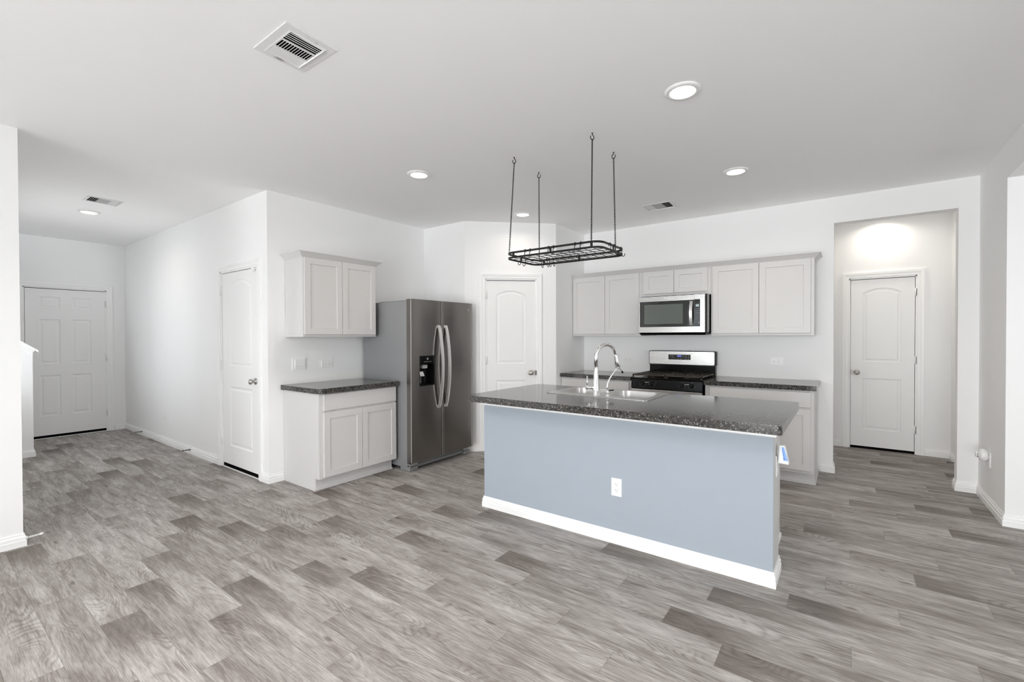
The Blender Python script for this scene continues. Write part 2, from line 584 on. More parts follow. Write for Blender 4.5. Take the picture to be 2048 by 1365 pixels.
# ------------------------------------------------------------------ floor and ceiling
def build_floor():
    x0, x1, y0, y1 = -9.2, 3.9, -3.2, 7.3
    offs = [-2.13, -2.48, -2.75, -2.02, -2.62, -2.28, -2.85]
    vs, fs, uvs, rnd = [], [], [], []
    rng = random.Random(11)
    k0 = math.floor((y0 - 0.727) / PW)
    k1 = math.ceil((y1 - 0.727) / PW)
    for k in range(k0, k1):
        ya = 0.727 + k * PW
        yb = ya + PW
        off = offs[k % 7]
        i0 = math.floor((x0 - off) / PL)
        i1 = math.ceil((x1 - off) / PL)
        for i in range(i0, i1):
            xa = off + i * PL
            xb = xa + PL
            n = len(vs)
            vs += [(xa, ya, 0), (xb, ya, 0), (xb, yb, 0), (xa, yb, 0)]
            fs.append((n, n + 1, n + 2, n + 3))
            uvs += [(0, 0), (PL, 0), (PL, PW), (0, PW)]
            r = (rng.random(), rng.random())
            rnd += [r] * 4
    me = bpy.data.meshes.new('floor')
    me.from_pydata(vs, [], fs)
    l1 = me.uv_layers.new(name='plank')
    l2 = me.uv_layers.new(name='rand')
    for i, (a, b) in enumerate(zip(uvs, rnd)):
        l1.data[i].uv = a
        l2.data[i].uv = b
    me.materials.append(M['floor'])
    o = bpy.data.objects.new('floor', me)
    COL.objects.link(o)
    struct(o, 'grey brown wood plank floor running through the whole room', 'floor')
build_floor()
struct(MB().box(-9.2, -3.2, H, 3.9, 7.3, H + 0.12).build('ceiling', M['ceiling']), 'flat white ceiling over the kitchen and hall', 'ceiling')

# ------------------------------------------------------------------ walls
def wall(name, T, length, holes=(), th=0.12, z0=0.0, z1=H, label='', m='wall', s0=0.0):
    """solid wall whose face is local y=0, thickness behind it, with openings (s0, s1, z0, z1)"""
    mb = MB()
    cuts = sorted(holes)
    s = s0
    for a, b, c, d in cuts:
        if a > s:
            mb.box(s, 0, z0, a, th, z1, T)
        if c > z0:
            mb.box(a, 0, z0, b, th, c, T)
        if d < z1:
            mb.box(a, 0, d, b, th, z1, T)
        s = b
    if s < length:
        mb.box(s, 0, z0, length, th, z1, T)
    return struct(mb.build(name, M[m]), label, 'wall')

DH = 2.055    # door opening height
# hall wall with the closet door (faces -y)
wall('wall_hall', T_MY(XD - 0.12, YH), XF - XD + 0.12, [(-5.36 - XD + 0.12, -4.53 - XD + 0.12, 0, DH)], label='white hall wall holding the closet door')
wall('wall_refrigerator', T_PX(XF, YH + 0.12), YN - YH, label='white wall behind the refrigerator and left cabinets')
wall('wall_recess', T_MY(XF - 0.12, YN + 0.0), -3.65 - XF + 0.12, label='short white wall at the right of the refrigerator')
ANG = math.atan2(P1.y - P0.y, P1.x - P0.x)
LP = (P1 - P0).length
wall('wall_pantry', wall_T((P0.x, P0.y, 0), ANG), LP, [(0.245, 0.860, 0, DH)], label='diagonal white wall holding the pantry door')
wall('wall_return', T_PX(P1.x, P1.y), YR - P1.y + 0.12, label='short white wall left of the range counter')
wall('wall_range', T_MY(P1.x, YR), 1.03 - P1.x, [(-0.107 - P1.x, 0.782 - P1.x, 0, 2.479)], label='white wall behind the range with passage opening')
wall('wall_passage_back', T_MY(-0.32, YB), 1.37, [(0.022 + 0.32, 0.642 + 0.32, 0, DH)], label='white back wall of the passage holding a door')
wall('wall_passage_right', T_MX(0.93, YB), YB - YR - 0.12, label='white right wall of the passage')
wall('wall_passage_left', T_PX(-0.20, YR + 0.12), YB - YR - 0.12, label='white left wall of the passage')
wall('wall_right', T_MX(XR, YR), YR + 3.0, [(YR - 4.704, YR - 1.2, 0, 2.485)], label='white right wall with a wide opening')
wall('wall_dining_back', T_MY(XR + 0.12, 4.704), 2.565, label='white wall beyond the right opening')
wall('wall_dining_side', T_MX(3.6, 4.824), 3.8, [(4.824 - 3.15, 4.824 - 1.45, 0.6, 2.3)], label='white wall with added window beyond the right opening')
wall('wall_dining_front', T_PY(3.6, 1.2), 2.565, label='white wall closing the space beyond the right opening')
wall('wall_left', T_PX(-4.36, -3.0), 3.495, label='white wall end at the left edge')
wall('wall_hall_left', T_PY(-4.48, 0.495), 3.045, [(6.70 - 4.48 - 0.75, 6.70 - 4.48 + 0.75, 0.7, 2.2)], label='white left wall of the hall')
wall('wall_back', T_PY(1.035, -3.0), 5.515, [(1.035 + 2.75 - 0.85, 1.035 + 2.75 + 0.85, 0.6, 2.3), (1.035 + 0.30 - 1.2, 1.035 + 0.30 + 1.2, 0.0, 2.12)], label='white wall with a window and a glass door behind the camera')
wall('wall_front', T_PX(XD, -0.9), 2.968, [(1.018 + 0.9, 1.858 + 0.9, 0, DH)], label='white wall holding the front door')
wall('wall_stair', T_PY(-7.545, -0.78), 1.25, label='white wall at the back of the stairwell')

# knee wall beside the stairs, sloping top
kb = MB()
kx0, kx1 = -7.665, -7.545
kz = lambda y: 1.212 + (0.95 - y) * 0.78
kb.hexa([(kx0, -0.66, 0), (kx1, -0.66, 0), (kx1, 0.95, 0), (kx0, 0.95, 0)],
        [(kx0, -0.66, kz(-0.66)), (kx1, -0.66, kz(-0.66)), (kx1, 0.95, kz(0.95)), (kx0, 0.95, kz(0.95))])
struct(kb.build('wall_stair_knee', M['wall']), 'low sloping white stair wall before the front door', 'wall')
kc = MB()
def slope_block(mb, x0, x1, ya, yb, d0, d1):
    mb.hexa([(x0, ya, kz(ya) + d0), (x1, ya, kz(ya) + d0), (x1, yb, kz(yb) + d0), (x0, yb, kz(yb) + d0)],
            [(x0, ya, kz(ya) + d1), (x1, ya, kz(ya) + d1), (x1, yb, kz(yb) + d1), (x0, yb, kz(yb) + d1)])
slope_block(kc, kx0 - 0.03, kx1 + 0.035, -0.66, 0.995, 0.022, 0.05)
slope_block(kc, kx0 - 0.012, kx1 + 0.014, -0.66, 0.965, 0.0, 0.022)
slope_block(kc, kx1, kx1 + 0.012, -0.66, 0.952, -0.055, 0.0)
struct(kc.build('trim_1', M['trim'], bevel=0.003), 'white sloping cap on the stair wall', 'trim')

# ------------------------------------------------------------------ baseboards
BB = [(0, 0), (0.015, 0), (0.015, 0.040), (0.0105, 0.0435), (0.0105, 0.0490), (0.0130, 0.0520), (0.0120, 0.0640), (0.0060, 0.0700), (0.0055, 0.0755), (0.0075, 0.0780), (0.0055, 0.0840), (0, 0.0840)]
plan = lambda a, b, h: (a, b, h)
def baseboard(name, path, side, label):
    mb = MB()
    mb.sweep(path, BB, plan, side)
    return struct(mb.build(name, M['trim']), label, 'baseboard')
baseboard('baseboard_hall', [(XD, 1.935), (XD, YH), (-5.432, YH)], -1, 'white baseboard along the hall wall')
baseboard('baseboard_corner', [(-4.458, YH), (XF, YH), (XF, 2.205)], -1, 'white baseboard wrapping the wall corner beside the base cabinet')
uP = (P1 - P0).normalized()
q1 = P0 + uP * 0.178
q2 = P0 + uP * 0.926
baseboard('baseboard_pantry', [(-3.9, YN), (P0.x, P0.y), (q1.x, q1.y)], -1, 'white baseboard between refrigerator and pantry door')
baseboard('baseboard_return', [(q2.x, q2.y), (P1.x, P1.y), (P1.x, 4.91)], -1, 'white baseboard right of the pantry door')
baseboard('baseboard_range', [(-0.215, YR), (-0.107, YR), (-0.107, YR + 0.12)], -1, 'white baseboard left of the passage opening')
baseboard('baseboard_right', [(0.782, YR + 0.12), (0.782, YR), (XR, YR), (XR, 4.704), (3.6, 4.704)], -1, 'white baseboard right of the passage opening')
baseboard('baseboard_passage_left', [(-0.20, 6.0), (-0.20, YB), (-0.048, YB)], -1, 'white baseboard left of the passage door')
baseboard('baseboard_passage_right', [(0.712, YB), (0.93, YB), (0.93, YR + 0.12)], -1, 'white baseboard right of the passage door')
baseboard('baseboard_left', [(-4.36, -2.9), (-4.36, 0.495), (-7.5, 0.495)], -1, 'white baseboard around the left wall end')
baseboard('baseboard_stair', [(-7.545, 0.51), (-7.545, 0.95), (-7.665, 0.95), (-7.665, 0.6)], -1, 'white baseboard on the stair wall')

# ------------------------------------------------------------------ doors
CAS = [(0, 0), (0, 0.010), (0.006, 0.013), (0.030, 0.013), (0.036, 0.017), (0.056, 0.019), (0.066, 0.017), (0.066, 0)]
def casing(name, T, s0, s1, h, label):
    """moulded casing round an opening s0..s1 up to h, plus the jamb lining"""
    mb = MB()
    mb.sweep([(s0 - 0.003, 0), (s0 - 0.003, h + 0.003), (s1 + 0.003, h + 0.003), (s1 + 0.003, 0)], CAS,
             lambda a, b, d: T @ Vector((a, -d, b)), 1)
    mb.box(s0, -0.001, 0, s0 + 0.012, 0.118, h, T)
    mb.box(s1 - 0.012, -0.001, 0, s1, 0.118, h, T)
    mb.box(s0, -0.001, h - 0.012, s1, 0.118, h, T)
    return struct(mb.build(name, M['trim']), label, 'door trim')

def panel_loop(x0, x1, z0, zs, rise, d):
    """rectangle with an arched head, inset by d"""
    a, b, c = x0 + d, x1 - d, z0 + d
    if rise <= 0:
        return [(a, c), (b, c), (b, zs - d), (a, zs - d)]
    hw = (x1 - x0) / 2
    rad = (hw * hw + rise * rise) / (2 * rise)
    cx, cz = (x0 + x1) / 2, zs + rise - rad
    r = rad - d
    hh = hw - d
    n = 18
    a0 = math.asin(min(1, hh / r))
    pts = [(a, c), (b, c)]
    for i in range(n + 1):
        t = a0 - 2 * a0 * i / n
        pts.append((cx + r * math.sin(t), cz + r * math.cos(t)))
    return pts

def door_slab(w, h, th, panels, yf):
    """slab with moulded panels on the front face; local x 0..w, front at yf, thickness behind"""
    mb = MB()
    outer = [(0, 0), (w, 0), (w, h), (0, h)]
    rings = []
    for p in panels:
        rings.append([panel_loop(*p, 0.0), panel_loop(*p, 0.010), panel_loop(*p, 0.026), panel_loop(*p, 0.040)])
    loops = [outer] + [r[0] for r in rings]
    flat = [q for l in loops for q in l]
    tri = tessellate_polygon([[Vector((q[0], q[1], 0)) for q in l] for l in loops])
    mb.add([(q[0], yf, q[1]) for q in flat], [tuple(t) for t in tri])
    for r in rings:
        n = len(r[0])
        ys = [yf, yf + 0.007, yf + 0.0075, yf + 0.003]
        vs = []
        for l, y in zip(r, ys):
            vs += [(q[0], y, q[1]) for q in l]
        fs = []
        for k in range(3):
            for i in range(n):
                j = (i + 1) % n
                fs.append((k * n + i, k * n + j, (k + 1) * n + j, (k + 1) * n + i))
        fs.append([3 * n + i for i in range(n)])
        mb.add(vs, fs)
    yb = yf + th
    mb.add([(0, yf, 0), (w, yf, 0), (w, yf, h), (0, yf, h), (0, yb, 0), (w, yb, 0), (w, yb, h), (0, yb, h)],
           [(0, 4, 5, 1), (1, 5, 6, 2), (2, 6, 7, 3), (3, 7, 4, 0), (4, 7, 6, 5)])
    return mb

def knob_mb(x, z, yf):
    mb = MB()
    T = Matrix.Translation(Vector((x, yf, z))) @ Matrix.Rotation(R(90), 4, 'X')   # lathe axis to -y
    mb.lathe([(0.0, -0.001), (0.032, -0.001), (0.032, 0.004), (0.026, 0.008), (0.013, 0.011), (0.012, 0.028), (0.020, 0.033),
              (0.0265, 0.042), (0.0275, 0.050), (0.024, 0.058), (0.014, 0.063), (0.0, 0.0645)], 24, T)
    return mb

def make_door(name, T, w, h, z0, panels, label, knob_x=None, knob_z=0.92, hinge_x=None, yf=0.010, sweep=0.0, strike=None):
    mb = xf(door_slab(w, h, 0.038, panels, yf), T @ Matrix.Translation(Vector((0, 0, z0))))
    p = T @ Vector((w / 2, yf, z0))
    d = struct(mb.build(name, M['door'], loc=p), label, 'door')
    if knob_x is not None:
        xf(knob_mb(knob_x, knob_z, yf), T).build('door_knob', M['nickel'], d)
    if hinge_x is not None:
        for hz in (0.28, 1.08, 1.86):
            hb = MB()
            hb.tube([(hinge_x, -0.006, hz - 0.045), (hinge_x, -0.006, hz + 0.045)], 0.007, 10, T=T)
            hb.box(hinge_x - 0.012, -0.001, hz - 0.043, hinge_x + 0.012, yf + 0.002, hz + 0.043, T)
            hb.build('hinge', M['door'], d)
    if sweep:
        MB().box(0.001, yf + 0.001, sweep, w - 0.001, yf + 0.036, z0 + 0.001, T).build('sweep_or_gap_shade', M['void'], d)  # black sweep; under the passage door it stands in for gap shade
    if strike is not None:
        sb = MB()
        sb.box(strike - 0.004, -0.018, knob_z - 0.028, strike + 0.006, 0.004, knob_z + 0.028, T)
        sb.build('strike_plate', M['spring'], d)
    return d

P2 = lambda w, st=0.115: [(st, w - st, 0.205, 0.822, 0), (st, w - st, 1.018, 1.845, 0.056)]
# closet door in the hall wall
Tc = T_MY(-5.345, YH)
make_door('door_1', Tc, 0.80, 1.995, 0.042, [(0.165, 0.665, 0.195, 0.815, 0), (0.165, 0.665, 1.025, 1.852, 0.062)], 'white two panel closet door with arched upper panel in the hall wall', knob_x=0.735, knob_z=0.94, hinge_x=-0.004, sweep=0.007)
casing('trim_2', T_MY(0, YH), -5.36, -4.53, DH, 'white moulded casing round the closet door')
fl = MB()
fl.box(-4.615, YH - 0.022, 2.018, -4.565, YH + 0.012, 2.045)
fl.box(-4.600, YH - 0.030, 1.995, -4.580, YH - 0.004, 2.03)
tag(fl.build('flip_latch', M['plastic'], bevel=0.003), 'small white flip latch at the top of the closet door', 'latch')
# front door, six panels
Tf = T_PX(XD, 1.036)
cols = [(0.129, 0.338), (0.450, 0.656)]
rows = [(0.262, 0.815), (0.968, 1.580), (1.728, 1.885)]
make_door('door_2', Tf, 0.814, 1.993, 0.042, [(a, b, c, d, 0) for a, b in cols for c, d in rows], 'white six panel front door at the end of the hall', hinge_x=0.818, sweep=0.010)
casing('trim_3', T_PX(XD, 0), 1.018, 1.858, DH, 'white moulded casing round the front door')
# pantry door in the diagonal wall
Tp = wall_T((P0.x, P0.y, 0), ANG)
make_door('door_3', Tp @ Matrix.Translation(Vector((0.2575, 0, 0))), 0.590, 2.018, 0.018, P2(0.59), 'white two panel pantry door between refrigerator and range counter', knob_x=0.535, knob_z=0.927, hinge_x=-0.004, strike=0.594)
casing('trim_4', Tp, 0.245, 0.860, DH, 'white moulded casing round the pantry door')
# passage door
make_door('door_4', T_MY(0.0375, YB), 0.588, 2.006, 0.030, P2(0.588), 'white two panel door at the back of the right passage', knob_x=0.060, knob_z=0.918, hinge_x=0.592, strike=0.000, sweep=0.004)  # black strip here paints the shaded gap, no real sweep
casing('trim_5', T_MY(0, YB), 0.022, 0.642, DH, 'white moulded casing round the passage door')
# black sheets for the shade behind the doors, pale thresholds under them
def door_back(name, T, s0, s1, label):
    mb = MB()
    mb.box(s0 - 0.05, 0.121, 0, s1 + 0.05, 0.135, DH + 0.05, T)
    return struct(mb.build(name, M['void']), label, 'wall')
door_back('closet_shade_back', T_MY(0, YH), -5.36, -4.53, 'black sheet for the shade behind the closet door')
door_back('porch_shade_back', T_PX(XD, 0), 1.018, 1.858, 'black sheet for the shade behind the front door')
door_back('pantry_shade_back', Tp, 0.245, 0.860, 'black sheet for the shade behind the pantry door')
door_back('passage_shade_back', T_MY(0, YB), 0.022, 0.642, 'black sheet for the shade behind the passage door')
def threshold(name, T, s0, s1, label, h=0.014, m='trim', d0=-0.004):
    mb = MB()
    mb.box(s0, d0, 0, s1, 0.11, h, T)
    return struct(mb.build(name, M[m], bevel=0.003), label, 'threshold')
threshold('trim_6', T_MY(0, YH), -5.348, -4.542, 'dark strip under the closet door with a white lip', h=0.006)
threshold('trim_7', T_PX(XD, 0), 1.03, 1.846, 'metal threshold under the front door', h=0.008)

# ------------------------------------------------------------------ windows behind the camera, and two added unseen for fill
def window(n, cx, cy, cz, w, h, rz, label):
    T = wall_T((cx, cy, cz), R(180 + rz)) if rz == 0 else wall_T((cx, cy, cz), -math.pi / 2)
    mb = MB()
    for a, b, c, d in ((-w / 2, -w / 2 + 0.05, -h / 2, h / 2), (w / 2 - 0.05, w / 2, -h / 2, h / 2), (-w / 2 + 0.05, w / 2 - 0.05, -h / 2, -h / 2 + 0.05),
                       (-w / 2 + 0.05, w / 2 - 0.05, h / 2 - 0.05, h / 2), (-0.03, 0.03, -h / 2 + 0.05, h / 2 - 0.05)):
        mb.box(a, -0.02, c, b, 0.03, d, T)
    o = struct(mb.build('window_%d' % n, M['trim']), label, 'window')
    bl = MB()
    k = int((h - 0.1) / 0.05)
    for i in range(k):
        z = -h / 2 + 0.07 + i * 0.05
        for a, b in ((-w / 2 + 0.055, -0.035), (0.035, w / 2 - 0.055)):
            bl.hexa([T @ Vector(p) for p in ((a, -0.075, z - 0.006), (b, -0.075, z - 0.006), (b, -0.027, z + 0.006), (a, -0.027, z + 0.006))],
                    [T @ Vector(p) for p in ((a, -0.075, z - 0.003), (b, -0.075, z - 0.003), (b, -0.027, z + 0.009), (a, -0.027, z + 0.009))])
    bl.build('blind', M['plastic'], o)
    return o
window(1, -2.75, -3.045, 1.45, 1.7, 1.7, 0, 'window with white blinds on the wall behind the camera, left one')
gd = MB()
T = T_PY(-0.30, -3.05)
for a, b, c, d in ((-1.2, -1.13, 0, 2.12), (1.13, 1.2, 0, 2.12), (-1.13, 1.13, 2.05, 2.12), (-1.13, 1.13, 0, 0.05), (-0.04, 0.04, 0.05, 2.05)):
    gd.box(a, -0.02, c, b, 0.04, d, T)
struct(gd.build('window_2', M['trim']), 'wide glass patio door behind the camera', 'window')
wm = MB()
T = T_PY(-6.70, 0.44)
for a, b, c, d in ((-0.75, -0.70, 0.7, 2.2), (0.70, 0.75, 0.7, 2.2), (-0.70, 0.70, 0.7, 0.75), (-0.70, 0.70, 2.15, 2.2), (-0.02, 0.02, 0.75, 2.15)):
    wm.box(a, -0.02, c, b, 0.03, d, T)
struct(wm.build('window_4', M['trim']), 'unseen white framed window added in the left hall wall to brighten the hall', 'window')
window(3, 3.645, 2.3, 1.45, 1.7, 1.7, 90, 'unseen window with white blinds added as fill beyond the right opening')

# ------------------------------------------------------------------ cabinets
def shaker(T, x0, x1, z0, z1, th=0.019, rail=0.057, yf=0.0):
    """framed door; front face at local y=yf, body behind"""
    mb = MB()
    o = [(x0, z0), (x1, z0), (x1, z1), (x0, z1)]
    i = [(x0 + rail, z0 + rail), (x1 - rail, z0 + rail), (x1 - rail, z1 - rail), (x0 + rail, z1 - rail)]
    k = [(x0 + rail + 0.002, z0 + rail + 0.002), (x1 - rail - 0.002, z0 + rail + 0.002), (x1 - rail - 0.002, z1 - rail - 0.002), (x0 + rail + 0.002, z1 - rail - 0.002)]
    e = 0.002
    oe = [(x0 + e, z0 + e), (x1 - e, z0 + e), (x1 - e, z1 - e), (x0 + e, z1 - e)]
    rings = [(o, yf + th), (o, yf + e), (oe, yf), (i, yf), (k, yf + 0.0075)]
    vs, fs = [], []
    for l, y in rings:
        vs += [(p[0], y, p[1]) for p in l]
    for r in range(len(rings) - 1):
        for a in range(4):
            b = (a + 1) % 4
            fs.append((r * 4 + a, r * 4 + b, r * 4 + 4 + b, r * 4 + 4 + a))
    fs.append((0, 3, 2, 1))
    n = (len(rings) - 1) * 4
    fs.append((n, n + 1, n + 2, n + 3))
    mb.add(vs, fs, False, T)
    return mb

def slab_front(T, x0, x1, z0, z1, th=0.019, yf=0.0):
    return MB().box(x0, yf, z0, x1, yf + th, z1, T)

CROWN = [(0, 0), (0.004, 0.0), (0.006, 0.006), (0.046, 0.046), (0.052, 0.047), (0.052, 0.053), (0, 0.053)]

def upper_cabinet(T, w, d, z0, z1, doors, label, group, name='wall_cabinet'):
    """local x 0..w, face frame front at y=0, body behind to y=d; doors stand 19 mm proud"""
    p = T @ Vector((w / 2, d / 2, z0))
    t = thing(name, p, label, 'cabinet', group)
    cb = MB()
    cb.box(0, 0.019, z0 + 0.012, w, d - 0.002, z1, T)
    cb.box(0, 0, z0, w, 0.0195, z1, T)          # face frame
    cb.box(0, 0.019, z0, 0.014, d - 0.002, z0 + 0.013, T)
    cb.box(w - 0.014, 0.019, z0, w, d - 0.002, z0 + 0.013, T)
    cb.build('body', M['cabinet'], t, bevel=0.0012, seg=1)
    for a, b, c, e in doors:
        shaker(T, a, b, c, e, yf=-0.0195).build('cabinet_door', M['cabinet'], t)
    return t

UZ0, UZ1 = 1.370, 2.130
GU = 'grey wall cabinets'
# over the left base cabinet (faces +x): local x runs along +y
Tu = T_PX(-4.029, 2.232)
cu = upper_cabinet(Tu, 0.806, 0.310, UZ0, UZ1, [(0.012, 0.401, 1.392, 2.106), (0.405, 0.794, 1.392, 2.106)],
                   'grey two door wall cabinet hanging beside the refrigerator', GU)
mb = MB()
mb.sweep([(XF + 0.002, 2.232), (-4.029, 2.232), (-4.029, 3.038), (XF + 0.002, 3.038)], [(o, 2.104 + h) for o, h in CROWN], plan, -1)
mb.build('crown', M['cabinet'], cu)
# over the range wall (faces -y)
def Tr(x):
    return T_MY(x, YR - 0.311)
c1 = upper_cabinet(Tr(-2.853), 0.909, 0.309, UZ0, UZ1, [(0.008, 0.450, 1.393, 2.106), (0.454, 0.884, 1.393, 2.106)],
                   'grey two door wall cabinet left of the microwave', GU)
c2 = upper_cabinet(Tr(-1.943), 0.765, 0.309, 1.8165, UZ1, [(0.030, 0.376, 1.853, 2.106), (0.380, 0.734, 1.853, 2.106)],
                   'short grey two door wall cabinet above the microwave', GU)
c3 = upper_cabinet(Tr(-1.177), 0.925, 0.309, UZ0, UZ1, [(0.018, 0.456, 1.393, 2.106), (0.460, 0.898, 1.393, 2.106)],
                   'grey two door wall cabinet right of the microwave', GU)
mb = MB()
mb.sweep([(-2.853, YR - 0.311), (-0.252, YR - 0.311), (-0.252, YR - 0.002)], [(o, 2.104 + h) for o, h in CROWN], plan, -1)
struct(mb.build('trim_8', M['cabinet']), 'grey crown moulding along the wall cabinets over the range', 'crown moulding')

def base_cabinet(T, w, d, drawer, doors, label, panel_left=False, panel_right=False, top=0.868, group='grey base cabinets'):
    p = T @ Vector((w / 2, d / 2, 0))
    t = thing('base_cabinet', p, label, 'cabinet', group)
    cb = MB()
    cb.box(0, 0.0, 0.108, w, d - 0.002, top, T)
    cb.box(0.0, 0.078, 0.0, w, d - 0.002, 0.110, T)
    for flag, a, b in ((panel_left, -0.004, 0.0), (panel_right, w, w + 0.004)):
        if flag:
            cb.box(a, 0.003, 0.108, b, d - 0.002, top, T)
            cb.box(a, 0.070, 0.0, b, d - 0.002, 0.110, T)
    cb.build('body', M['cabinet'], t, bevel=0.0012, seg=1)
    tk = MB()
    tk.box(0.0, 0.064, 0.0, w, 0.079, 0.104, T)
    tk.box(-0.006 if panel_left else 0, 0.052, 0.0, w + (0.006 if panel_right else 0), 0.0645, 0.018, T)
    for flag, a, b in ((panel_left, -0.014, -0.003), (panel_right, w + 0.003, w + 0.014)):
        if flag:
            tk.box(a, 0.052, 0.0, b, d - 0.02, 0.018, T)
    tk.build('toe_kick', M['cabinet'], t, bevel=0.002, seg=1)
    for a, b, c, e in drawer:
        slab_front(T, a, b, c, e, yf=-0.0195).build('drawer', M['cabinet'], t, bevel=0.003)
    for a, b, c, e in doors:
        shaker(T, a, b, c, e, yf=-0.0195).build('cabinet_door', M['cabinet'], t)
    return t

# left of the refrigerator (faces +x)
base_cabinet(T_PX(-3.736, 2.212), 0.842, 0.603, [(0.038, 0.836, 0.713, 0.860)],
             [(0.038, 0.433, 0.120, 0.697), (0.437, 0.836, 0.120, 0.697)],
             'grey base cabinet with one drawer and two doors beside the refrigerator', panel_left=True)
# left and right of the range (face -y)
base_cabinet(T_MY(-2.853, 4.912), 0.912, 0.611, [(0.020, 0.880, 0.713, 0.852)],
             [(0.020, 0.448, 0.135, 0.697), (0.452, 0.880, 0.135, 0.697)],
             'grey base cabinet left of the range, mostly hidden by the island')
base_cabinet(T_MY(-1.165, 4.912), 0.928, 0.611, [(0.048, 0.904, 0.713, 0.852)],
             [(0.048, 0.474, 0.135, 0.697), (0.478, 0.904, 0.135, 0.697)],
             'grey base cabinet right of the range, its end by the passage', panel_right=True)

# ------------------------------------------------------------------ counters
def rrect(x0, y0, x1, y1, r, n=6):
    """counter-clockwise rounded rectangle; r = radii of (x0y0, x1y0, x1y1, x0y1)"""
    out = []
    for (cx, cy, sx, sy, a0, rr) in ((x0, y0, 1, 1, 180, r[0]), (x1, y0, -1, 1, 270, r[1]), (x1, y1, -1, -1, 0, r[2]), (x0, y1, 1, -1, 90, r[3])):
        if rr <= 0:
            out.append((cx, cy))
            continue
        px, py = cx + sx * rr, cy + sy * rr
        for i in range(n + 1):
            a = R(a0 + 90.0 * i / n)
            out.append((px + rr * math.cos(a), py + rr * math.sin(a)))
    return out

def countertop(outline, label, group, z0=0.872, z1=0.914, holes=(), name='countertop'):
    mb = MB()
    mb.prism(outline, z0, z1, holes)
    return tag(mb.build(name, M['counter'], bevel=0.006), label, 'countertop', group)
GC = 'speckled dark countertops'
countertop(rrect(XF + 0.003, 2.182, -3.688, 3.060, (0, 0.055, 0, 0), 8), 'dark speckled countertop with rounded corner beside the refrigerator', GC, z0=0.869)
countertop(rrect(-2.852, 4.876, -1.947, YR - 0.003, (0, 0, 0, 0)), 'dark speckled countertop left of the range', GC, z0=0.869)
countertop(rrect(-1.172, 4.876, -0.217, YR - 0.003, (0, 0.004, 0, 0)), 'dark speckled countertop right of the range', GC, z0=0.869)

# ------------------------------------------------------------------ kitchen island
IX0, IX1, IY0 = -2.352, -0.318, 2.816
isl = thing('kitchen_island', ((IX0 + IX1) / 2, 3.1, 0), 'kitchen island with blue grey front panel and white baseboard', 'kitchen island')
mb = MB()
mb.box(IX0, IY0, 0, IX1, IY0 + 0.012, 0.868)
mb.build('front_panel', M['blue'], isl)
mb = MB()
mb.box(IX0, IY0 + 0.012, 0, IX1, 3.06, 0.868)
mb.build('half_wall', M['endwall'], isl, bevel=0.004)
mb = MB()
mb.sweep([(IX0 + 0.02, IY0), (IX1, IY0), (IX1, 3.06)], BB, plan, -1)
mb.sweep([(IX0, 3.06), (IX0, IY0), (IX0 + 0.02, IY0)], BB, plan, -1)
mb.build('island_baseboard', M['trim'], isl)
mb = MB()
mb.sweep([(IX0, 3.06), (IX0, IY0), (IX1, IY0), (IX1, 3.06)], [(0, 0.820), (0.012, 0.820), (0.016, 0.824), (0.016, 0.868), (0, 0.868)], plan, -1)
mb.build('top_trim', M['trim'], isl)
mb = MB()
mb.box(IX0 + 0.045, 3.06, 0, IX0 + 0.063, 3.565, 0.866)      # end panels, floor, back frame of the carcass
mb.box(IX1 - 0.063, 3.06, 0, IX1 - 0.045, 3.565, 0.866)
mb.box(IX0 + 0.063, 3.06, 0.10, IX1 - 0.063, 3.55, 0.118)
mb.box(IX0 + 0.045, 3.548, 0.10, IX1 - 0.045, 3.567, 0.14)
mb.box(IX0 + 0.045, 3.548, 0.84, IX1 - 0.045, 3.567, 0.866)
mb.box(IX0 + 0.063, 3.49, 0, IX1 - 0.063, 3.505, 0.10)
mb.build('carcass', M['cabinet'], isl)
mb = MB()
mb.box(IX1 - 0.0455, 3.06, 0, IX1 - 0.036, 3.565, 0.03)
mb.build('end_shoe', M['trim'], isl)
for i in range(4):
    a = IX0 + 0.05 + i * 0.4835
    shaker(T_PY(a + 0.48, 3.586), 0, 0.476, 0.14, 0.838).build('cabinet_door', M['cabinet'], isl)

SX0, SX1, SY0, SY1, SZ = -1.935, -1.112, 3.082, 3.600, 0.917
ct = countertop(rrect(-2.372, 2.614, -0.258, 3.632, (0.035, 0.022, 0.022, 0.06), 8), 'large dark speckled countertop on the kitchen island', GC, z0=0.869, z1=0.9165,
                holes=[rrect(SX0 + 0.02, SY0 + 0.02, SX1 - 0.02, SY1 - 0.02, (0.03,) * 4, 4)[::-1]])

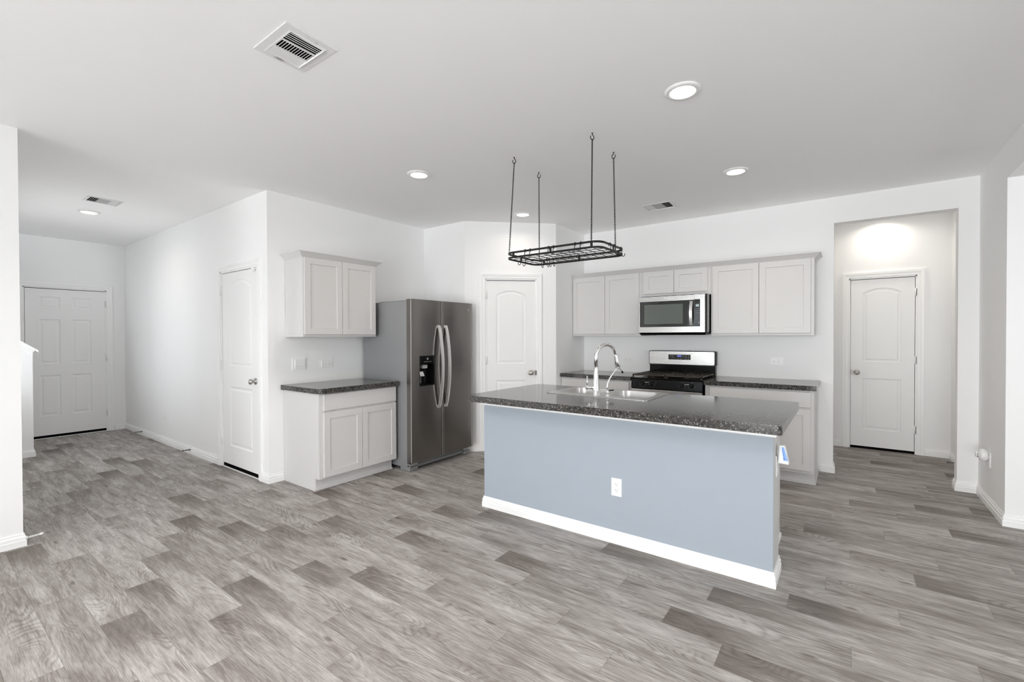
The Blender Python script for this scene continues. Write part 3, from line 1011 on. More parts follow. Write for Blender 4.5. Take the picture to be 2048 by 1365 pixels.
# sink: rim with two bowls
sink = thing('kitchen_sink', ((SX0 + SX1) / 2, (SY0 + SY1) / 2, 0.72), 'stainless steel double bowl sink set into the island counter', 'sink')
B1 = rrect(SX0 + 0.045, 3.190, -1.560, SY1 - 0.035, (0.07,) * 4, 8)
B2 = rrect(-1.490, 3.190, SX1 - 0.045, SY1 - 0.035, (0.07,) * 4, 8)
mb = MB()
mb.prism(rrect(SX0, SY0, SX1, SY1, (0.03,) * 4, 6), SZ - 0.0005, SZ + 0.0045, [B1[::-1], B2[::-1]])
mb.build('rim', M['sink'], sink, bevel=0.002)
def bowl(loop):
    cx = sum(p[0] for p in loop) / len(loop)
    cy = sum(p[1] for p in loop) / len(loop)
    vs, fs = [], []
    lev = [(1.0, SZ + 0.004), (0.99, SZ - 0.006), (0.96, SZ - 0.05), (0.93, SZ - 0.13), (0.88, SZ - 0.165), (0.78, SZ - 0.178), (0.2, SZ - 0.183)]
    n = len(loop)
    for s, z in lev:
        vs += [(cx + (p[0] - cx) * s, cy + (p[1] - cy) * s, z) for p in loop]
    for k in range(len(lev) - 1):
        for i in range(n):
            j = (i + 1) % n
            fs.append((k * n + i, k * n + j, (k + 1) * n + j, (k + 1) * n + i))
    fs.append([(len(lev) - 1) * n + i for i in range(n)])
    return MB().add(vs, fs, True), cx, cy
for lp in (B1, B2):
    m_, cx, cy = bowl(lp)
    bo = m_.build('bowl', M['sink'], sink, fix=False)
    xf(MB().lathe([(0.0, 0.003), (0.02, 0.003), (0.04, 0.006), (0.044, 0.003), (0.044, 0.0)], 20), Matrix.Translation(Vector((cx, cy, SZ - 0.182)))).build('drain', M['chrome'], bo)

# pull-down faucet
FX, FY, FZ = -1.518, 3.128, SZ + 0.005
fau = thing('kitchen_faucet', (FX, FY, FZ), 'tall chrome gooseneck pull-down faucet on the sink rim', 'faucet')
d2 = Vector((0.42, 0.91, 0)).normalized()
mb = MB()
mb.lathe([(0.0, 0), (0.031, 0), (0.031, 0.003), (0.0265, 0.008), (0.0245, 0.06), (0.0175, 0.165), (0.0145, 0.20), (0.0138, 0.21), (0.0, 0.21)], 28, Matrix.Translation(Vector((FX, FY, FZ))))
mb.build('faucet_body', M['chrome'], fau)
path = [Vector((FX, FY, FZ + 0.205))]
path += [Vector((FX, FY, FZ + 0.285))]
rad = 0.098
for i in range(1, 23):
    a = R(172.0 * i / 22)
    path.append(Vector((FX, FY, FZ + 0.285)) + d2 * (rad - rad * math.cos(a)) + Vector((0, 0, rad * math.sin(a))))
mb = MB()
mb.tube(path, 0.0138, 16)
mb.build('gooseneck', M['chrome'], fau)
e0 = path[-1]
dd = (path[-1] - path[-2]).normalized()
mb = MB()
mb.tube([e0 - dd * 0.004, e0 + dd * 0.004, e0 + dd * 0.045, e0 + dd * 0.095, e0 + dd * 0.098], [0.0145, 0.015, 0.0165, 0.021, 0.019], 18)
mb.build('spray_head', M['chrome'], fau)
mb = MB()
hx = Vector((FX, FY, FZ + 0.058))
hd = Vector((-0.93, -0.30, 0)).normalized()
mb.tube([hx + hd * 0.018, hx + hd * 0.078], 0.0135, 16)
hb_ = mb.build('handle_hub', M['chrome'], fau)
mb = MB()
mb.tube([hx + hd * 0.066 + Vector((0, 0, -0.018)), hx + hd * 0.066 + Vector((0, 0, 0.04)), hx + hd * 0.066 + Vector((0, 0, 0.088))], [0.0045, 0.0045, 0.0055], 10)
mb.build('lever', M['chrome'], hb_)

# filtered-water tap
gx, gy = -1.424, 3.125
tap = thing('water_tap', (gx, gy, FZ), 'small slim chrome water tap with black tip beside the faucet', 'faucet')
mb = MB()
mb.lathe([(0.0, 0), (0.019, 0), (0.018, 0.004), (0.010, 0.007), (0.009, 0.017), (0.013, 0.019), (0.013, 0.042), (0.009, 0.045), (0.0, 0.045)], 18, Matrix.Translation(Vector((gx, gy, FZ))))
mb.build('tap_body', M['chrome'], tap)
d3 = Vector((0.5, 0.86, 0)).normalized()
g0 = Vector((gx, gy, FZ + 0.04))
tp = [g0 + d3 * a + Vector((0, 0, b)) for a, b in ((-0.003, 0), (-0.003, 0.030), (0.001, 0.058), (0.016, 0.088), (0.042, 0.122), (0.068, 0.150), (0.082, 0.163), (0.094, 0.168), (0.108, 0.166), (0.122, 0.155), (0.132, 0.141))]
MB().tube(tp, 0.0052, 12).build('spout', M['chrome'], tap)
MB().tube([tp[-1], tp[-1] + Vector((0.003, 0.006, -0.012))], 0.0068, 12).build('spout_tip', M['black_plastic'], tap)
MB().tube([g0 + Vector((0.008, 0.006, 0.003)), g0 + Vector((0.030, 0.040, 0.006))], [0.0035, 0.0045], 8).build('lever', M['black_plastic'], tap)

# ------------------------------------------------------------------ refrigerator
FD = -3.500
fr = thing('refrigerator', (-3.92, 3.53, 0), 'dark stainless side by side refrigerator between cabinet and pantry door', 'refrigerator')
mb = MB()
mb.box(-4.30, 3.080, 0.035, -3.590, 3.995, 1.733)
mb.box(-4.05, 3.10, 1.733, -3.62, 3.975, 1.742)
mb.build('body', M['fridge_side'], fr, bevel=0.004)
mb = MB()
mb.box(-3.592, 3.088, 0.098, -3.572, 3.990, 1.738)
mb.build('door_gasket', M['black_plastic'], fr)
def fdoor(y0, y1, hole=None):
    mb = MB()
    z0, z1 = 0.098, 1.748
    n = 14
    def outline():
        pts = []
        for i in range(n + 1):       # gently crowned face
            t = i / n
            y = y0 + (y1 - y0) * t
            x = FD + 0.006 * (1 - (2 * t - 1) ** 2)
            if i in (0, n):
                x -= 0.006
            pts.append((x, y))
        return pts
    fpts = outline()
    if hole is None:
        mb.prism([(-3.572, y0)] + fpts + [(-3.572, y1)], z0, z1)
    else:
        hy0, hy1, hz0, hz1 = hole
        ys = [p[1] for p in fpts]
        fx = lambda y: FD + 0.006 * (1 - (2 * (y - y0) / (y1 - y0) - 1) ** 2)
        def seg(ya, yb, za, zb, extra=()):
            pts = [(fx(ya), ya)] + [p for p in fpts[1:-1] if ya + 1e-4 < p[1] < yb - 1e-4] + [(fx(yb), yb)]
            mb.prism([(-3.572, ya)] + pts + [(-3.572, yb)], za, zb)
        seg(y0, hy0, z0, z1)
        seg(hy1, y1, z0, z1)
        seg(hy0, hy1, z0, hz0)
        seg(hy0, hy1, hz1, z1)
    return mb
HOLE = (3.166, 3.374, 0.862, 1.172)
fl_ = fdoor(3.064, 3.476, HOLE).build('door', M['fridge'], fr)
fr_ = fdoor(3.486, 3.990).build('door', M['fridge'], fr)
MB().box(-3.571, 3.4765, 0.1, -3.520, 3.4855, 1.746).build('door_gap_shade', M['void'], fr)  # black strip fills the gap in place of its shade
mb = MB()
mb.box(-3.508, 3.0605, 0.098, -3.500, 3.0645, 1.748)
mb.build('edge_strip', M['handle_steel'], fl_)
mb = MB()
mb.box(-3.503, 3.4835, 0.10, -3.4975, 3.4875, 1.746)
mb.build('edge_strip', M['handle_steel'], fr_)
# ice and water dispenser recess
y0, y1, z0, z1 = HOLE
dsp = MB()
dsp.box(-3.571, y0, z0, -3.562, y1, z1)
dsp.box(-3.562, y0, z0, -3.496, y0 + 0.006, z1)
dsp.box(-3.562, y1 - 0.006, z0, -3.496, y1, z1)
dsp.box(-3.562, y0 + 0.006, z0, -3.490, y1 - 0.006, z0 + 0.014)
dsp.box(-3.562, y0 + 0.006, z1 - 0.088, -3.494, y1 - 0.006, z1)
dp = dsp.build('dispenser', M['black'], fl_, bevel=0.003)
mb = MB()
mb.box(-3.560, 3.228, 1.040, -3.515, 3.295, 1.077)
mb.build('ice_chute', M['grey_tab'], dp, bevel=0.004)
mb = MB()
mb.hexa([(-3.530, 3.198, 0.960), (-3.515, 3.198, 0.960), (-3.515, 3.255, 0.960), (-3.530, 3.255, 0.960)],
        [(-3.548, 3.190, 1.010), (-3.532, 3.190, 1.010), (-3.532, 3.247, 1.010), (-3.548, 3.247, 1.010)])
mb.build('paddle', M['handle_steel'], dp, bevel=0.003)
MB().box(-3.562, 3.225, 0.885, -3.552, 3.240, 0.955).build('water_nozzle', M['slot'], dp)
mb = MB()
for k, (ya, za, w_) in enumerate(((3.268, 1.146, 0.004), (3.283, 1.146, 0.004), (3.2755, 1.136, 0.018))):
    mb.box(-3.4945, ya - w_ / 2, za - 0.006, -3.4932, ya + w_ / 2, za + 0.006)
for ya in (3.232, 3.252, 3.272, 3.300, 3.322):
    mb.box(-3.4945, ya - 0.006, 1.108, -3.4932, ya + 0.006, 1.112)
mb.build('control_marks', M['mark'], dp)
# bowed handles
def fhandle(yc, door):
    za, zb = 0.612, 1.490
    n = 22
    pts = []
    for i in range(n + 1):
        t = i / n
        pts.append((FD + 0.012 + 0.060 * math.sin(math.pi * t) ** 0.75, yc, za + (zb - za) * t))
    # broad side faces the room: rebuild as strip with width along y
    mb = MB()
    vs, fs = [], []
    for x, y, z in pts:
        vs += [(x - 0.012, y - 0.019, z), (x, y - 0.019, z), (x + 0.003, y, z), (x, y + 0.019, z), (x - 0.012, y + 0.019, z)]
    for i in range(n):
        for k in range(5):
            l = (k + 1) % 5
            fs.append((i * 5 + k, i * 5 + l, i * 5 + 5 + l, i * 5 + 5 + k))
    fs.append((0, 1, 2, 3, 4))
    fs.append([n * 5 + k for k in range(5)][::-1])
    mb.add(vs, fs)
    for z in (za, zb):
        s = 1 if z == za else -1
        mb.box(FD - 0.001, yc - 0.017, z, FD + 0.012, yc + 0.017, z + s * 0.03)
    mb.build('door_handle', M['handle_steel'], door)
fhandle(3.438, fl_)
fhandle(3.540, fr_)
# emblem: open swirl on the right door
mb = MB()
sw = [(0.5, 0.85), (0.15, 0.95), (-0.3, 0.8), (-0.6, 0.35), (-0.45, -0.2), (0.0, -0.45), (0.45, -0.2)]
mb.tube([(FD + 0.0045, 3.912 + a * 0.017, 1.672 + b * 0.014) for a, b in sw], 0.0018, 6)
mb.tube([(FD + 0.0045, 3.912 + a * 0.009, 1.668 + b * 0.010) for a, b in ((-0.9, 0.4), (0.0, -0.9), (1.2, 1.0))], 0.0018, 6)
mb.build('emblem', M['handle_steel'], fr_)
# base grille, hinge cover and feet
mb = MB()
mb.box(-3.70, 3.105, 0.030, -3.592, 3.985, 0.092)
mb.build('toe_grille', M['black_plastic'], fr)
mb = MB()
mb.box(-3.592, 3.19, 0.018, -3.578, 3.905, 0.052)
mb.build('kick_plate', M['fridge_side'], fr, bevel=0.004)
for ya, yb in ((3.082, 3.195), (3.905, 3.992)):
    mb = MB()
    mb.box(-3.70, ya, 0.0, -3.555, yb, 0.044)
    mb.build('foot_cover', M['fridge_side'], fr, bevel=0.006)
    mb = MB()
    mb.box(-3.62, ya + (0.035 if ya < 3.5 else 0.0), 0.049, -3.556, yb - (0.0 if ya < 3.5 else 0.03), 0.090)
    mb.build('hinge_cover', M['grey_tab'], fr, bevel=0.004)
mb = MB()
mb.box(-3.585, 3.066, 0.075, -3.520, 3.098, 0.083)
mb.box(-3.545, 3.068, 0.046, -3.537, 3.076, 0.075)
mb.build('lower_hinge', M['handle_steel'], fr)

# ------------------------------------------------------------------ gas range
GX0, GX1 = -1.938, -1.180
GF = 4.872
rg = thing('gas_range', ((GX0 + GX1) / 2, 5.2, 0), 'black and stainless gas range under the microwave', 'range')
mb = MB()
mb.box(GX0, GF + 0.03, 0.03, GX1, YR - 0.015, 0.905)
mb.build('body', M['black'], rg, bevel=0.003)
for fx in (GX0 + 0.04, GX1 - 0.08):
    MB().box(fx, 4.95, 0, fx + 0.04, 5.40, 0.032).build('foot', M['black_plastic'], rg)
mb = MB()
mb.hexa([(GX0, GF, 0.792), (GX1, GF, 0.792), (GX1, GF + 0.031, 0.792), (GX0, GF + 0.031, 0.792)],
        [(GX0, GF + 0.012, 0.898), (GX1, GF + 0.012, 0.898), (GX1, GF + 0.031, 0.898), (GX0, GF + 0.031, 0.898)])
cp = mb.build('control_panel', M['black'], rg, bevel=0.004)
for kx in (-1.806, -1.712, -1.388, -1.288):
    T = Matrix.Translation(Vector((kx, GF + 0.007, 0.848))) @ Matrix.Rotation(R(84), 4, 'X')
    kb_ = MB().lathe([(0.0, 0), (0.024, 0), (0.023, 0.006), (0.019, 0.010), (0.017, 0.026), (0.014, 0.030), (0.0, 0.030)], 20, T).build('knob', M['black_plastic'], cp)
    mb = MB()
    mb.box(-0.003, -0.016, 0.028, 0.003, 0.016, 0.034, T)
    mb.build('knob_grip', M['black_plastic'], kb_, bevel=0.001)
    for a in (200, 340, 90):
        mb = MB()
        mb.box(0.031 * math.cos(R(a)) - 0.0025, 0.031 * math.sin(R(a)) - 0.0025, 0.0, 0.031 * math.cos(R(a)) + 0.0025, 0.031 * math.sin(R(a)) + 0.0025, 0.0012, T)
        mb.build('dial_mark', M['mark'], cp)
for tx in (-1.759, -1.338):
    T = Matrix.Translation(Vector((tx, GF + 0.0045, 0.861))) @ Matrix.Rotation(R(84), 4, 'X')
    mb = MB()
    for k in range(6):
        mb.box(-0.024 + k * 0.0085, -0.0035, -0.0005, -0.024 + k * 0.0085 + 0.006, 0.0035, 0.0012, T)
    mb.build('panel_lettering', M['mark'], cp)
mb = MB()
mb.box(GX0 + 0.005, GF - 0.004, 0.16, GX1 - 0.005, GF + 0.03, 0.786)
od = mb.build('oven_door', M['steel'], rg, bevel=0.005)
MB().box(GX0 + 0.10, GF - 0.006, 0.32, GX1 - 0.10, GF - 0.003, 0.62).build('oven_window', M['black_glass'], od)
mb = MB()
mb.tube([(GX0 + 0.05, GF - 0.05, 0.735), (GX1 - 0.05, GF - 0.05, 0.735)], 0.012, 12)
mb.box(GX0 + 0.06, GF - 0.05, 0.725, GX0 + 0.08, GF - 0.003, 0.745)
mb.box(GX1 - 0.08, GF - 0.05, 0.725, GX1 - 0.06, GF - 0.003, 0.745)
mb.build('oven_handle', M['handle_steel'], od)
mb = MB()
mb.box(GX0 + 0.005, GF, 0.035, GX1 - 0.005, GF + 0.03, 0.152)
mb.build('storage_drawer', M['steel'], rg, bevel=0.004)
mb = MB()
mb.box(GX0 - 0.004, GF + 0.006, 0.900, GX1 + 0.004, YR - 0.09, 0.912)
mb.build('cooktop', M['black'], rg, bevel=0.004)
for bx in (-1.75, -1.37):
    for by in (5.03, 5.28):
        MB().lathe([(0.0, 0.0), (0.052, 0.0), (0.050, 0.010), (0.036, 0.013), (0.036, 0.018), (0.0, 0.019)], 20, Matrix.Translation(Vector((bx, by, 0.912)))).build('burner', M['iron'], rg)
for ga, gb in ((GX0 + 0.010, -1.562), (-1.556, GX1 - 0.010)):
    mb = MB()
    ya, yb, zt = GF + 0.018, YR - 0.105, 0.947
    for y in (ya, (ya + yb) / 2, yb - 0.014):
        mb.box(ga, y, zt - 0.014, gb, y + 0.014, zt)
    for x in (ga, gb - 0.014):
        mb.box(x, ya, zt - 0.014, x + 0.014, yb, zt)
    for k in range(1, 8):
        x = ga + (gb - ga) * k / 8
        mb.box(x - 0.006, ya + 0.012, zt - 0.013, x + 0.006, yb - 0.012, zt - 0.001)
    for x in (ga, gb - 0.014):
        for y in (ya, yb - 0.014):
            mb.box(x, y, 0.911, x + 0.014, y + 0.014, zt - 0.012)
    mb.build('grate', M['iron'], rg, bevel=0.002, seg=1)
mb = MB()
mb.box(GX0 + 0.012, YR - 0.085, 0.900, GX1 - 0.004, YR - 0.015, 1.040)
mb.build('lower_backguard', M['black'], rg, bevel=0.004)
mb = MB()
mb.prism(rrect(GX0 + 0.004, 1.026, GX1 + 0.002, 1.192, (0.014,) * 4, 5), 0, 0.075)
mb.v = [Vector((p.x, YR - 0.012 - p.z, p.y)) for p in mb.v]
mb.build('backguard', M['black_plastic'], rg, bevel=0.004)
mb = MB()
mb.prism(rrect(GX0 + 0.010, 1.034, GX1 - 0.010, 1.186, (0.014,) * 4, 5), 0, 0.004)
mb.v = [Vector((p.x, YR - 0.0865 - p.z, p.y)) for p in mb.v]
bg = mb.build('backguard_face', M['steel_x'], rg, bevel=0.0015)
mb = MB()
mb.box(-1.700, YR - 0.0925, 1.090, -1.448, YR - 0.0895, 1.150)
dsp = mb.build('clock_panel', M['black_glass'], bg, bevel=0.001)
T = Matrix.Translation(Vector((-1.574, YR - 0.0927, 1.132))) @ Matrix.Rotation(R(90), 4, 'X')
xf(text_mesh('07:10', 0.020, 0.0004), T).build('clock_digits', M['display'], dsp)
mb = MB()
for x, z in ((-1.672, 1.138), (-1.648, 1.138), (-1.648, 1.118), (-1.53, 1.132), (-1.498, 1.138), (-1.470, 1.138), (-1.498, 1.120), (-1.470, 1.120), (-1.498, 1.100), (-1.470, 1.100), (-1.590, 1.100), (-1.560, 1.100)):
    MB().box(x - 0.006, YR - 0.0934, z - 0.002, x + 0.006, YR - 0.0924, z + 0.002).build('key', M['mark'], dsp)

# ------------------------------------------------------------------ microwave
MX0, MX1, MF = -1.912, -1.200, 5.045
mw = thing('microwave', ((MX0 + MX1) / 2, 5.3, 1.39), 'stainless over the range microwave with dark glass door', 'microwave')
mb = MB()
mb.box(MX0 + 0.004, MF + 0.035, 1.396, MX1 + 0.012, YR - 0.003, 1.8135)
mb.build('body', M['black_plastic'], mw, bevel=0.003)
mb = MB()
mb.box(MX1 + 0.0115, MF + 0.05, 1.41, MX1 + 0.0135, MF + 0.13, 1.81)
mb.build('side_strip', M['grey_tab'], mw)
XS = -1.308     # split between door and control side
def plate_with_hole(x0, x1, z0, z1, hx0, hx1, hz0, hz1, ya, yb, rr):
    mb = MB()
    mb.prism([(x0, z0), (x1, z0), (x1, z1), (x0, z1)], 0, yb - ya, [rrect(hx0, hz0, hx1, hz1, rr, 4)[::-1]])
    mb.v = [Vector((p.x, yb - p.z, p.y)) for p in mb.v]
    return mb
mdr = plate_with_hole(MX0, XS - 0.001, 1.406, 1.806, MX0 + 0.012, XS - 0.0012, 1.468, 1.752, MF, MF + 0.036, (0.008, 0, 0, 0.008)).build('door', M['steel_x'], mw, bevel=0.0012, seg=1)
mb = MB()
mb.box(MX0 + 0.0115, MF + 0.002, 1.466, XS - 0.001, MF + 0.030, 1.754)
gl = mb.build('door_glass', M['black_glass'], mdr)
MB().box(MX0 + 0.062, MF + 0.0005, 1.500, -1.425, MF + 0.0022, 1.716).build('window_screen', M['glass_grey'], gl)
ctl = plate_with_hole(XS + 0.0005, MX1, 1.406, 1.808, XS + 0.0008, MX1 - 0.048, 1.468, 1.756, MF, MF + 0.036, (0, 0.006, 0.006, 0)).build('control_side', M['steel_x'], mw, bevel=0.0012, seg=1)
mb = MB()
mb.box(XS + 0.0005, MF + 0.002, 1.466, MX1 - 0.0475, MF + 0.030, 1.758)
kp = mb.build('keypad', M['black_glass'], ctl)
MB().box(-1.292, MF + 0.0006, 1.678, -1.258, MF + 0.0022, 1.704).build('clock_window', M['lcd'], kp)
mb = MB()
for r_ in range(7):
    for c_ in range(3):
        x = -1.290 + c_ * 0.015
        z = 1.655 - r_ * 0.022
        MB().box(x - 0.003, MF + 0.0008, z - 0.0022, x + 0.003, MF + 0.0022, z + 0.0022).build('key', M['mark'], kp)
MB().box(-1.268, MF + 0.0008, 1.500, -1.256, MF + 0.0022, 1.510).build('key', M['mark'], kp)
# bowed handle
pts = []
for i in range(15):
    t = i / 14
    pts.append((XS - 0.028, MF - 0.008 - 0.030 * math.sin(math.pi * t), 1.478 + 0.262 * t))
mb = MB()
vs, fs = [], []
for x, y, z in pts:
    vs += [(x - 0.016, y, z), (x + 0.016, y, z), (x + 0.014, y + 0.010, z), (x - 0.014, y + 0.010, z)]
for i in range(14):
    for k in range(4):
        l = (k + 1) % 4
        fs.append((i * 4 + k, i * 4 + l, i * 4 + 4 + l, i * 4 + 4 + k))
fs += [(0, 1, 2, 3), (56, 59, 58, 57)]
mb.add(vs, fs, False)
for z in (1.478, 1.720):
    mb.box(XS - 0.040, MF - 0.008, z, XS - 0.016, MF + 0.003, z + 0.020)
mb.build('door_handle', M['handle_steel'], mdr, bevel=0.001, seg=1)
T = Matrix.Translation(Vector((-1.575, MF - 0.0006, 1.781))) @ Matrix.Rotation(R(90), 4, 'X')
xf(text_mesh('Whirlpool', 0.026, 0.0006), T).build('logo', M['plastic'], mdr)
mb = MB()
mb.hexa([(MX0 + 0.01, MF + 0.03, 1.378), (MX1, MF + 0.03, 1.378), (MX1, YR - 0.06, 1.392), (MX0 + 0.01, YR - 0.06, 1.392)],
        [(MX0 + 0.004, MF + 0.006, 1.404), (MX1 + 0.004, MF + 0.006, 1.404), (MX1 + 0.004, YR - 0.01, 1.404), (MX0 + 0.004, YR - 0.01, 1.404)])
mb.build('vent_hood', M['black_plastic'], mw)
mb = MB()
mb.box(MX0 + 0.02, MF + 0.12, 1.374, MX0 + 0.13, MF + 0.22, 1.382)
mb.build('light_cover', M['grey_tab'], mw)

# ------------------------------------------------------------------ recessed ceiling lights
def recessed_light(x, y, label):
    t = thing('recessed_light', (x, y, H), label, 'ceiling light', 'recessed ceiling lights')
    T = Matrix.Translation(Vector((x, y, H)))
    MB().lathe([(0.068, -0.0005), (0.068, -0.010), (0.072, -0.0125), (0.088, -0.010), (0.096, -0.004), (0.097, -0.0005)], 40, T).build('trim_ring', M['plastic'], t, fix=False)
    MB().lathe([(0.0, -0.0065), (0.040, -0.0062), (0.0685, -0.004)], 40, T).build('lens', M['lens'], t, fix=False)
    d = bpy.data.lights.new('lamp', 'AREA')
    d.shape = 'DISK'
    d.size = 0.125
    d.energy = LAMP_POWER
    d.color = LAMP
    d.spread = R(155)
    l = bpy.data.objects.new('lamp', d)
    COL.objects.link(l)
    l.parent = t
    l.location = (0, 0, -0.014)
    return t
rl = recessed_light(-0.742, 2.62, 'round recessed light nearest the camera, high over the island')
for x, y, lab in ((-2.905, 2.635, 'round recessed light over the floor before the refrigerator'),
                  (-0.748, 4.155, 'round recessed light in front of the cabinets right of the range'),
                  (-2.925, 4.185, 'round recessed light before the diagonal pantry wall'),
                  (-6.632, 1.276, 'round recessed light on the hall ceiling beside the vent'),
                  (0.330, 6.74, 'round recessed light on the passage ceiling, barely seen past the opening')):
    dup(rl, (x, y, H), label=lab)
def set_lamp(t, watts, col=None):
    for ch in t.children:
        if ch.type == 'LIGHT':
            ch.data = ch.data.copy()
            ch.data.energy = watts
            if col:
                ch.data.color = col
for t in list(COL.objects):
    if t.get('label', '').startswith('round recessed light on the'):
        set_lamp(t, HALL_POWER)
    if t.get('label', '').startswith('round recessed light before the diagonal'):
        set_lamp(t, 1.5)
for x, y in ((-0.742, 0.15), (-1.90, -0.45), (-0.742, -1.55), (-2.00, -1.85)):      # unseen fill downlights added above and behind the camera
    set_lamp(dup(rl, (x, y, H), label='unseen recessed light added as fill above or behind the camera'), FILL_POWER, (1.0, 0.985, 0.96))

# ------------------------------------------------------------------ ceiling vents
def vent_frame(x0, x1, y0, y1, ix0, ix1, iy0, iy1):
    mb = MB()
    mb.prism([(x0, y0), (x1, y0), (x1, y1), (x0, y1)], H - 0.0035, H - 0.0005, [[(ix0, iy0), (ix0, iy1), (ix1, iy1), (ix1, iy0)]])
    # bevelled inner lip
    e = 0.010
    vs = [(ix0 - e, iy0 - e, H - 0.0034), (ix1 + e, iy0 - e, H - 0.0034), (ix1 + e, iy1 + e, H - 0.0034), (ix0 - e, iy1 + e, H - 0.0034),
          (ix0 - 0.002, iy0 - 0.002, H - 0.0055), (ix1 + 0.002, iy0 - 0.002, H - 0.0055), (ix1 + 0.002, iy1 + 0.002, H - 0.012), (ix0 - 0.002, iy1 + 0.002, H - 0.012),
          (ix0, iy0, H - 0.003), (ix1, iy0, H - 0.003), (ix1, iy1, H - 0.003), (ix0, iy1, H - 0.003)]
    fs = []
    for k in (0, 4):
        for i in range(4):
            j = (i + 1) % 4
            fs.append((k + i, k + j, k + 4 + j, k + 4 + i))
    mb.add(vs, fs)
    return mb

def blade(axis, c, lo, hi, lean, h=0.014, w=0.0012):
    """thin blade running along an axis; lean = sideways shift of its lower edge"""
    mb = MB()
    zt, zb = H - 0.0018, H - 0.0018 - h
    P = lambda s, t, z: (s, t, z) if axis == 'y' else (t, s, z)
    mb.hexa([P(c + lean - w, lo, zb), P(c + lean + w, lo, zb), P(c + lean + w, hi, zb), P(c + lean - w, hi, zb)],
            [P(c - w, lo, zt), P(c + w, lo, zt), P(c + w, hi, zt), P(c - w, hi, zt)])
    return mb

vt = thing('ceiling_vent', (-2.108, 1.145, H - 0.02), 'large square white ceiling vent nearest the camera', 'ceiling vent', 'ceiling vents')
VX0, VX1, VY0, VY1 = -2.225, -2.005, 1.066, 1.224
vent_frame(-2.262, -1.960, 1.022, 1.266, VX0, VX1, VY0, VY1).build('frame', M['vent'], vt)
MB().box(VX0, VY0, H - 0.0016, VX1, VY1, H - 0.0006).build('duct_shade', M['void'], vt)  # black plate stands in for the shade inside the duct
for k in range(4):
    blade('y', -2.0165 - k * 0.0145, VY0, VY1, 0.0092, h=0.006, w=0.0026).build('louver', M['vent'], vt)
for k in range(13):
    blade('x', VY0 + 0.004 + k * 0.0125, -2.152, -2.080, -0.0034, h=0.004, w=0.0017).build('louver', M['vent'], vt)
for xx in (-2.078, -2.154):
    MB().box(xx - 0.004, VY0, H - 0.0075, xx + 0.004, VY1, H - 0.002).build('cross_bar', M['vent'], vt)
for k in range(5):
    blade('y', -2.163 - k * 0.0135, VY0, VY1, -0.0105, h=0.005, w=0.0008).build('louver', M['vent'], vt)
for sx, sy in ((-1.985, 1.175), (-2.243, 1.115), (-2.243, 1.150)):
    xf(MB().lathe([(0.0, -0.0075), (0.004, -0.007), (0.005, -0.005)], 12), Matrix.Translation(Vector((sx, sy, H)))).build('screw', M['handle_steel'], vt)
MB().box(-2.236, 1.118, H - 0.014, -2.231, 1.142, H - 0.005).build('damper_lever', M['grey_tab'], vt)

def small_vent(x0, x1, y0, y1, axis, dark_low, label):
    """register with four blades at both ends and a plain centre; groups follow one another along axis"""
    t = thing('ceiling_vent', ((x0 + x1) / 2, (y0 + y1) / 2, H - 0.02), label, 'ceiling vent', 'ceiling vents')
    m_ = 0.022
    ix0, ix1, iy0, iy1 = x0 + m_, x1 - m_, y0 + m_, y1 - m_
    vent_frame(x0, x1, y0, y1, ix0, ix1, iy0, iy1).build('frame', M['vent'], t)
    MB().box(ix0, iy0, H - 0.0016, ix1, iy1, H - 0.0006).build('duct_shade', M['void'], t)  # flat black plate painted as the shaded duct behind the blades
    lo, hi = (iy0, iy1) if axis == 'y' else (ix0, ix1)
    a, b = (ix0, ix1) if axis == 'y' else (iy0, iy1)
    L = hi - lo
    st = L * 0.30 / 4.5
    for k in range(5):
        blade('x' if axis == 'y' else 'y', lo + 0.002 + k * st, a, b, -0.0040 if dark_low else -0.011, h=0.0042 if dark_low else 0.008).build('louver', M['vent'], t)
        blade('x' if axis == 'y' else 'y', hi - 0.002 - k * st, a, b, 0.011 if dark_low else 0.0046, h=0.008 if dark_low else 0.0042).build('louver', M['vent'], t)
    c0, c1 = lo + L * 0.30, hi - L * 0.30
    mb = MB()
    if axis == 'y':
        mb.box(a, c0, H - 0.0065, b, c1, H - 0.0018)
    else:
        mb.box(c0, a, H - 0.0065, c1, b, H - 0.0018)
    mb.build('center_plate', M['louver_shade'], t)  # flat plate, shade between the middle louvers painted as grey
    return t
small_vent(-6.10, -5.865, 1.125, 1.395, 'y', True, 'small white ceiling vent in the hall')
small_vent(-1.745, -1.445, 4.665, 4.905, 'x', False, 'small white ceiling vent in front of the microwave')

# ------------------------------------------------------------------ hanging pot rack
RX0, RX1, RY0, RY1, RZ, RZ2 = -2.100, -1.315, 2.768, 3.198, 2.000, 1.9635
rack = thing('pot_rack', ((RX0 + RX1) / 2, (RY0 + RY1) / 2, RZ2), 'black metal hanging pot rack over the island', 'pot rack')
ring = rrect(RX0, RY0, RX1, RY1, (0.07,) * 4, 8)
for nm, z in (('upper_rail', RZ), ('lower_rail', RZ2)):
    MB().tube([(p[0], p[1], z) for p in ring], 0.01, closed=True, flat=(0.0028, 0.0068, (0, 0, 1))).build(nm, M['black_metal'], rack)
for x in (-2.02, -1.695, -1.375):
    for y in (RY0, RY1):
        MB().box(x - 0.008, y - 0.0025, RZ2 - 0.006, x + 0.008, y + 0.0025, RZ + 0.006).build('post', M['black_metal'], rack)
for x in (RX0, RX1):
    yc = (RY0 + RY1) / 2
    MB().box(x - 0.0025, yc - 0.008, RZ2 - 0.006, x + 0.0025, yc + 0.008, RZ + 0.006).build('post', M['black_metal'], rack)
mb = MB()
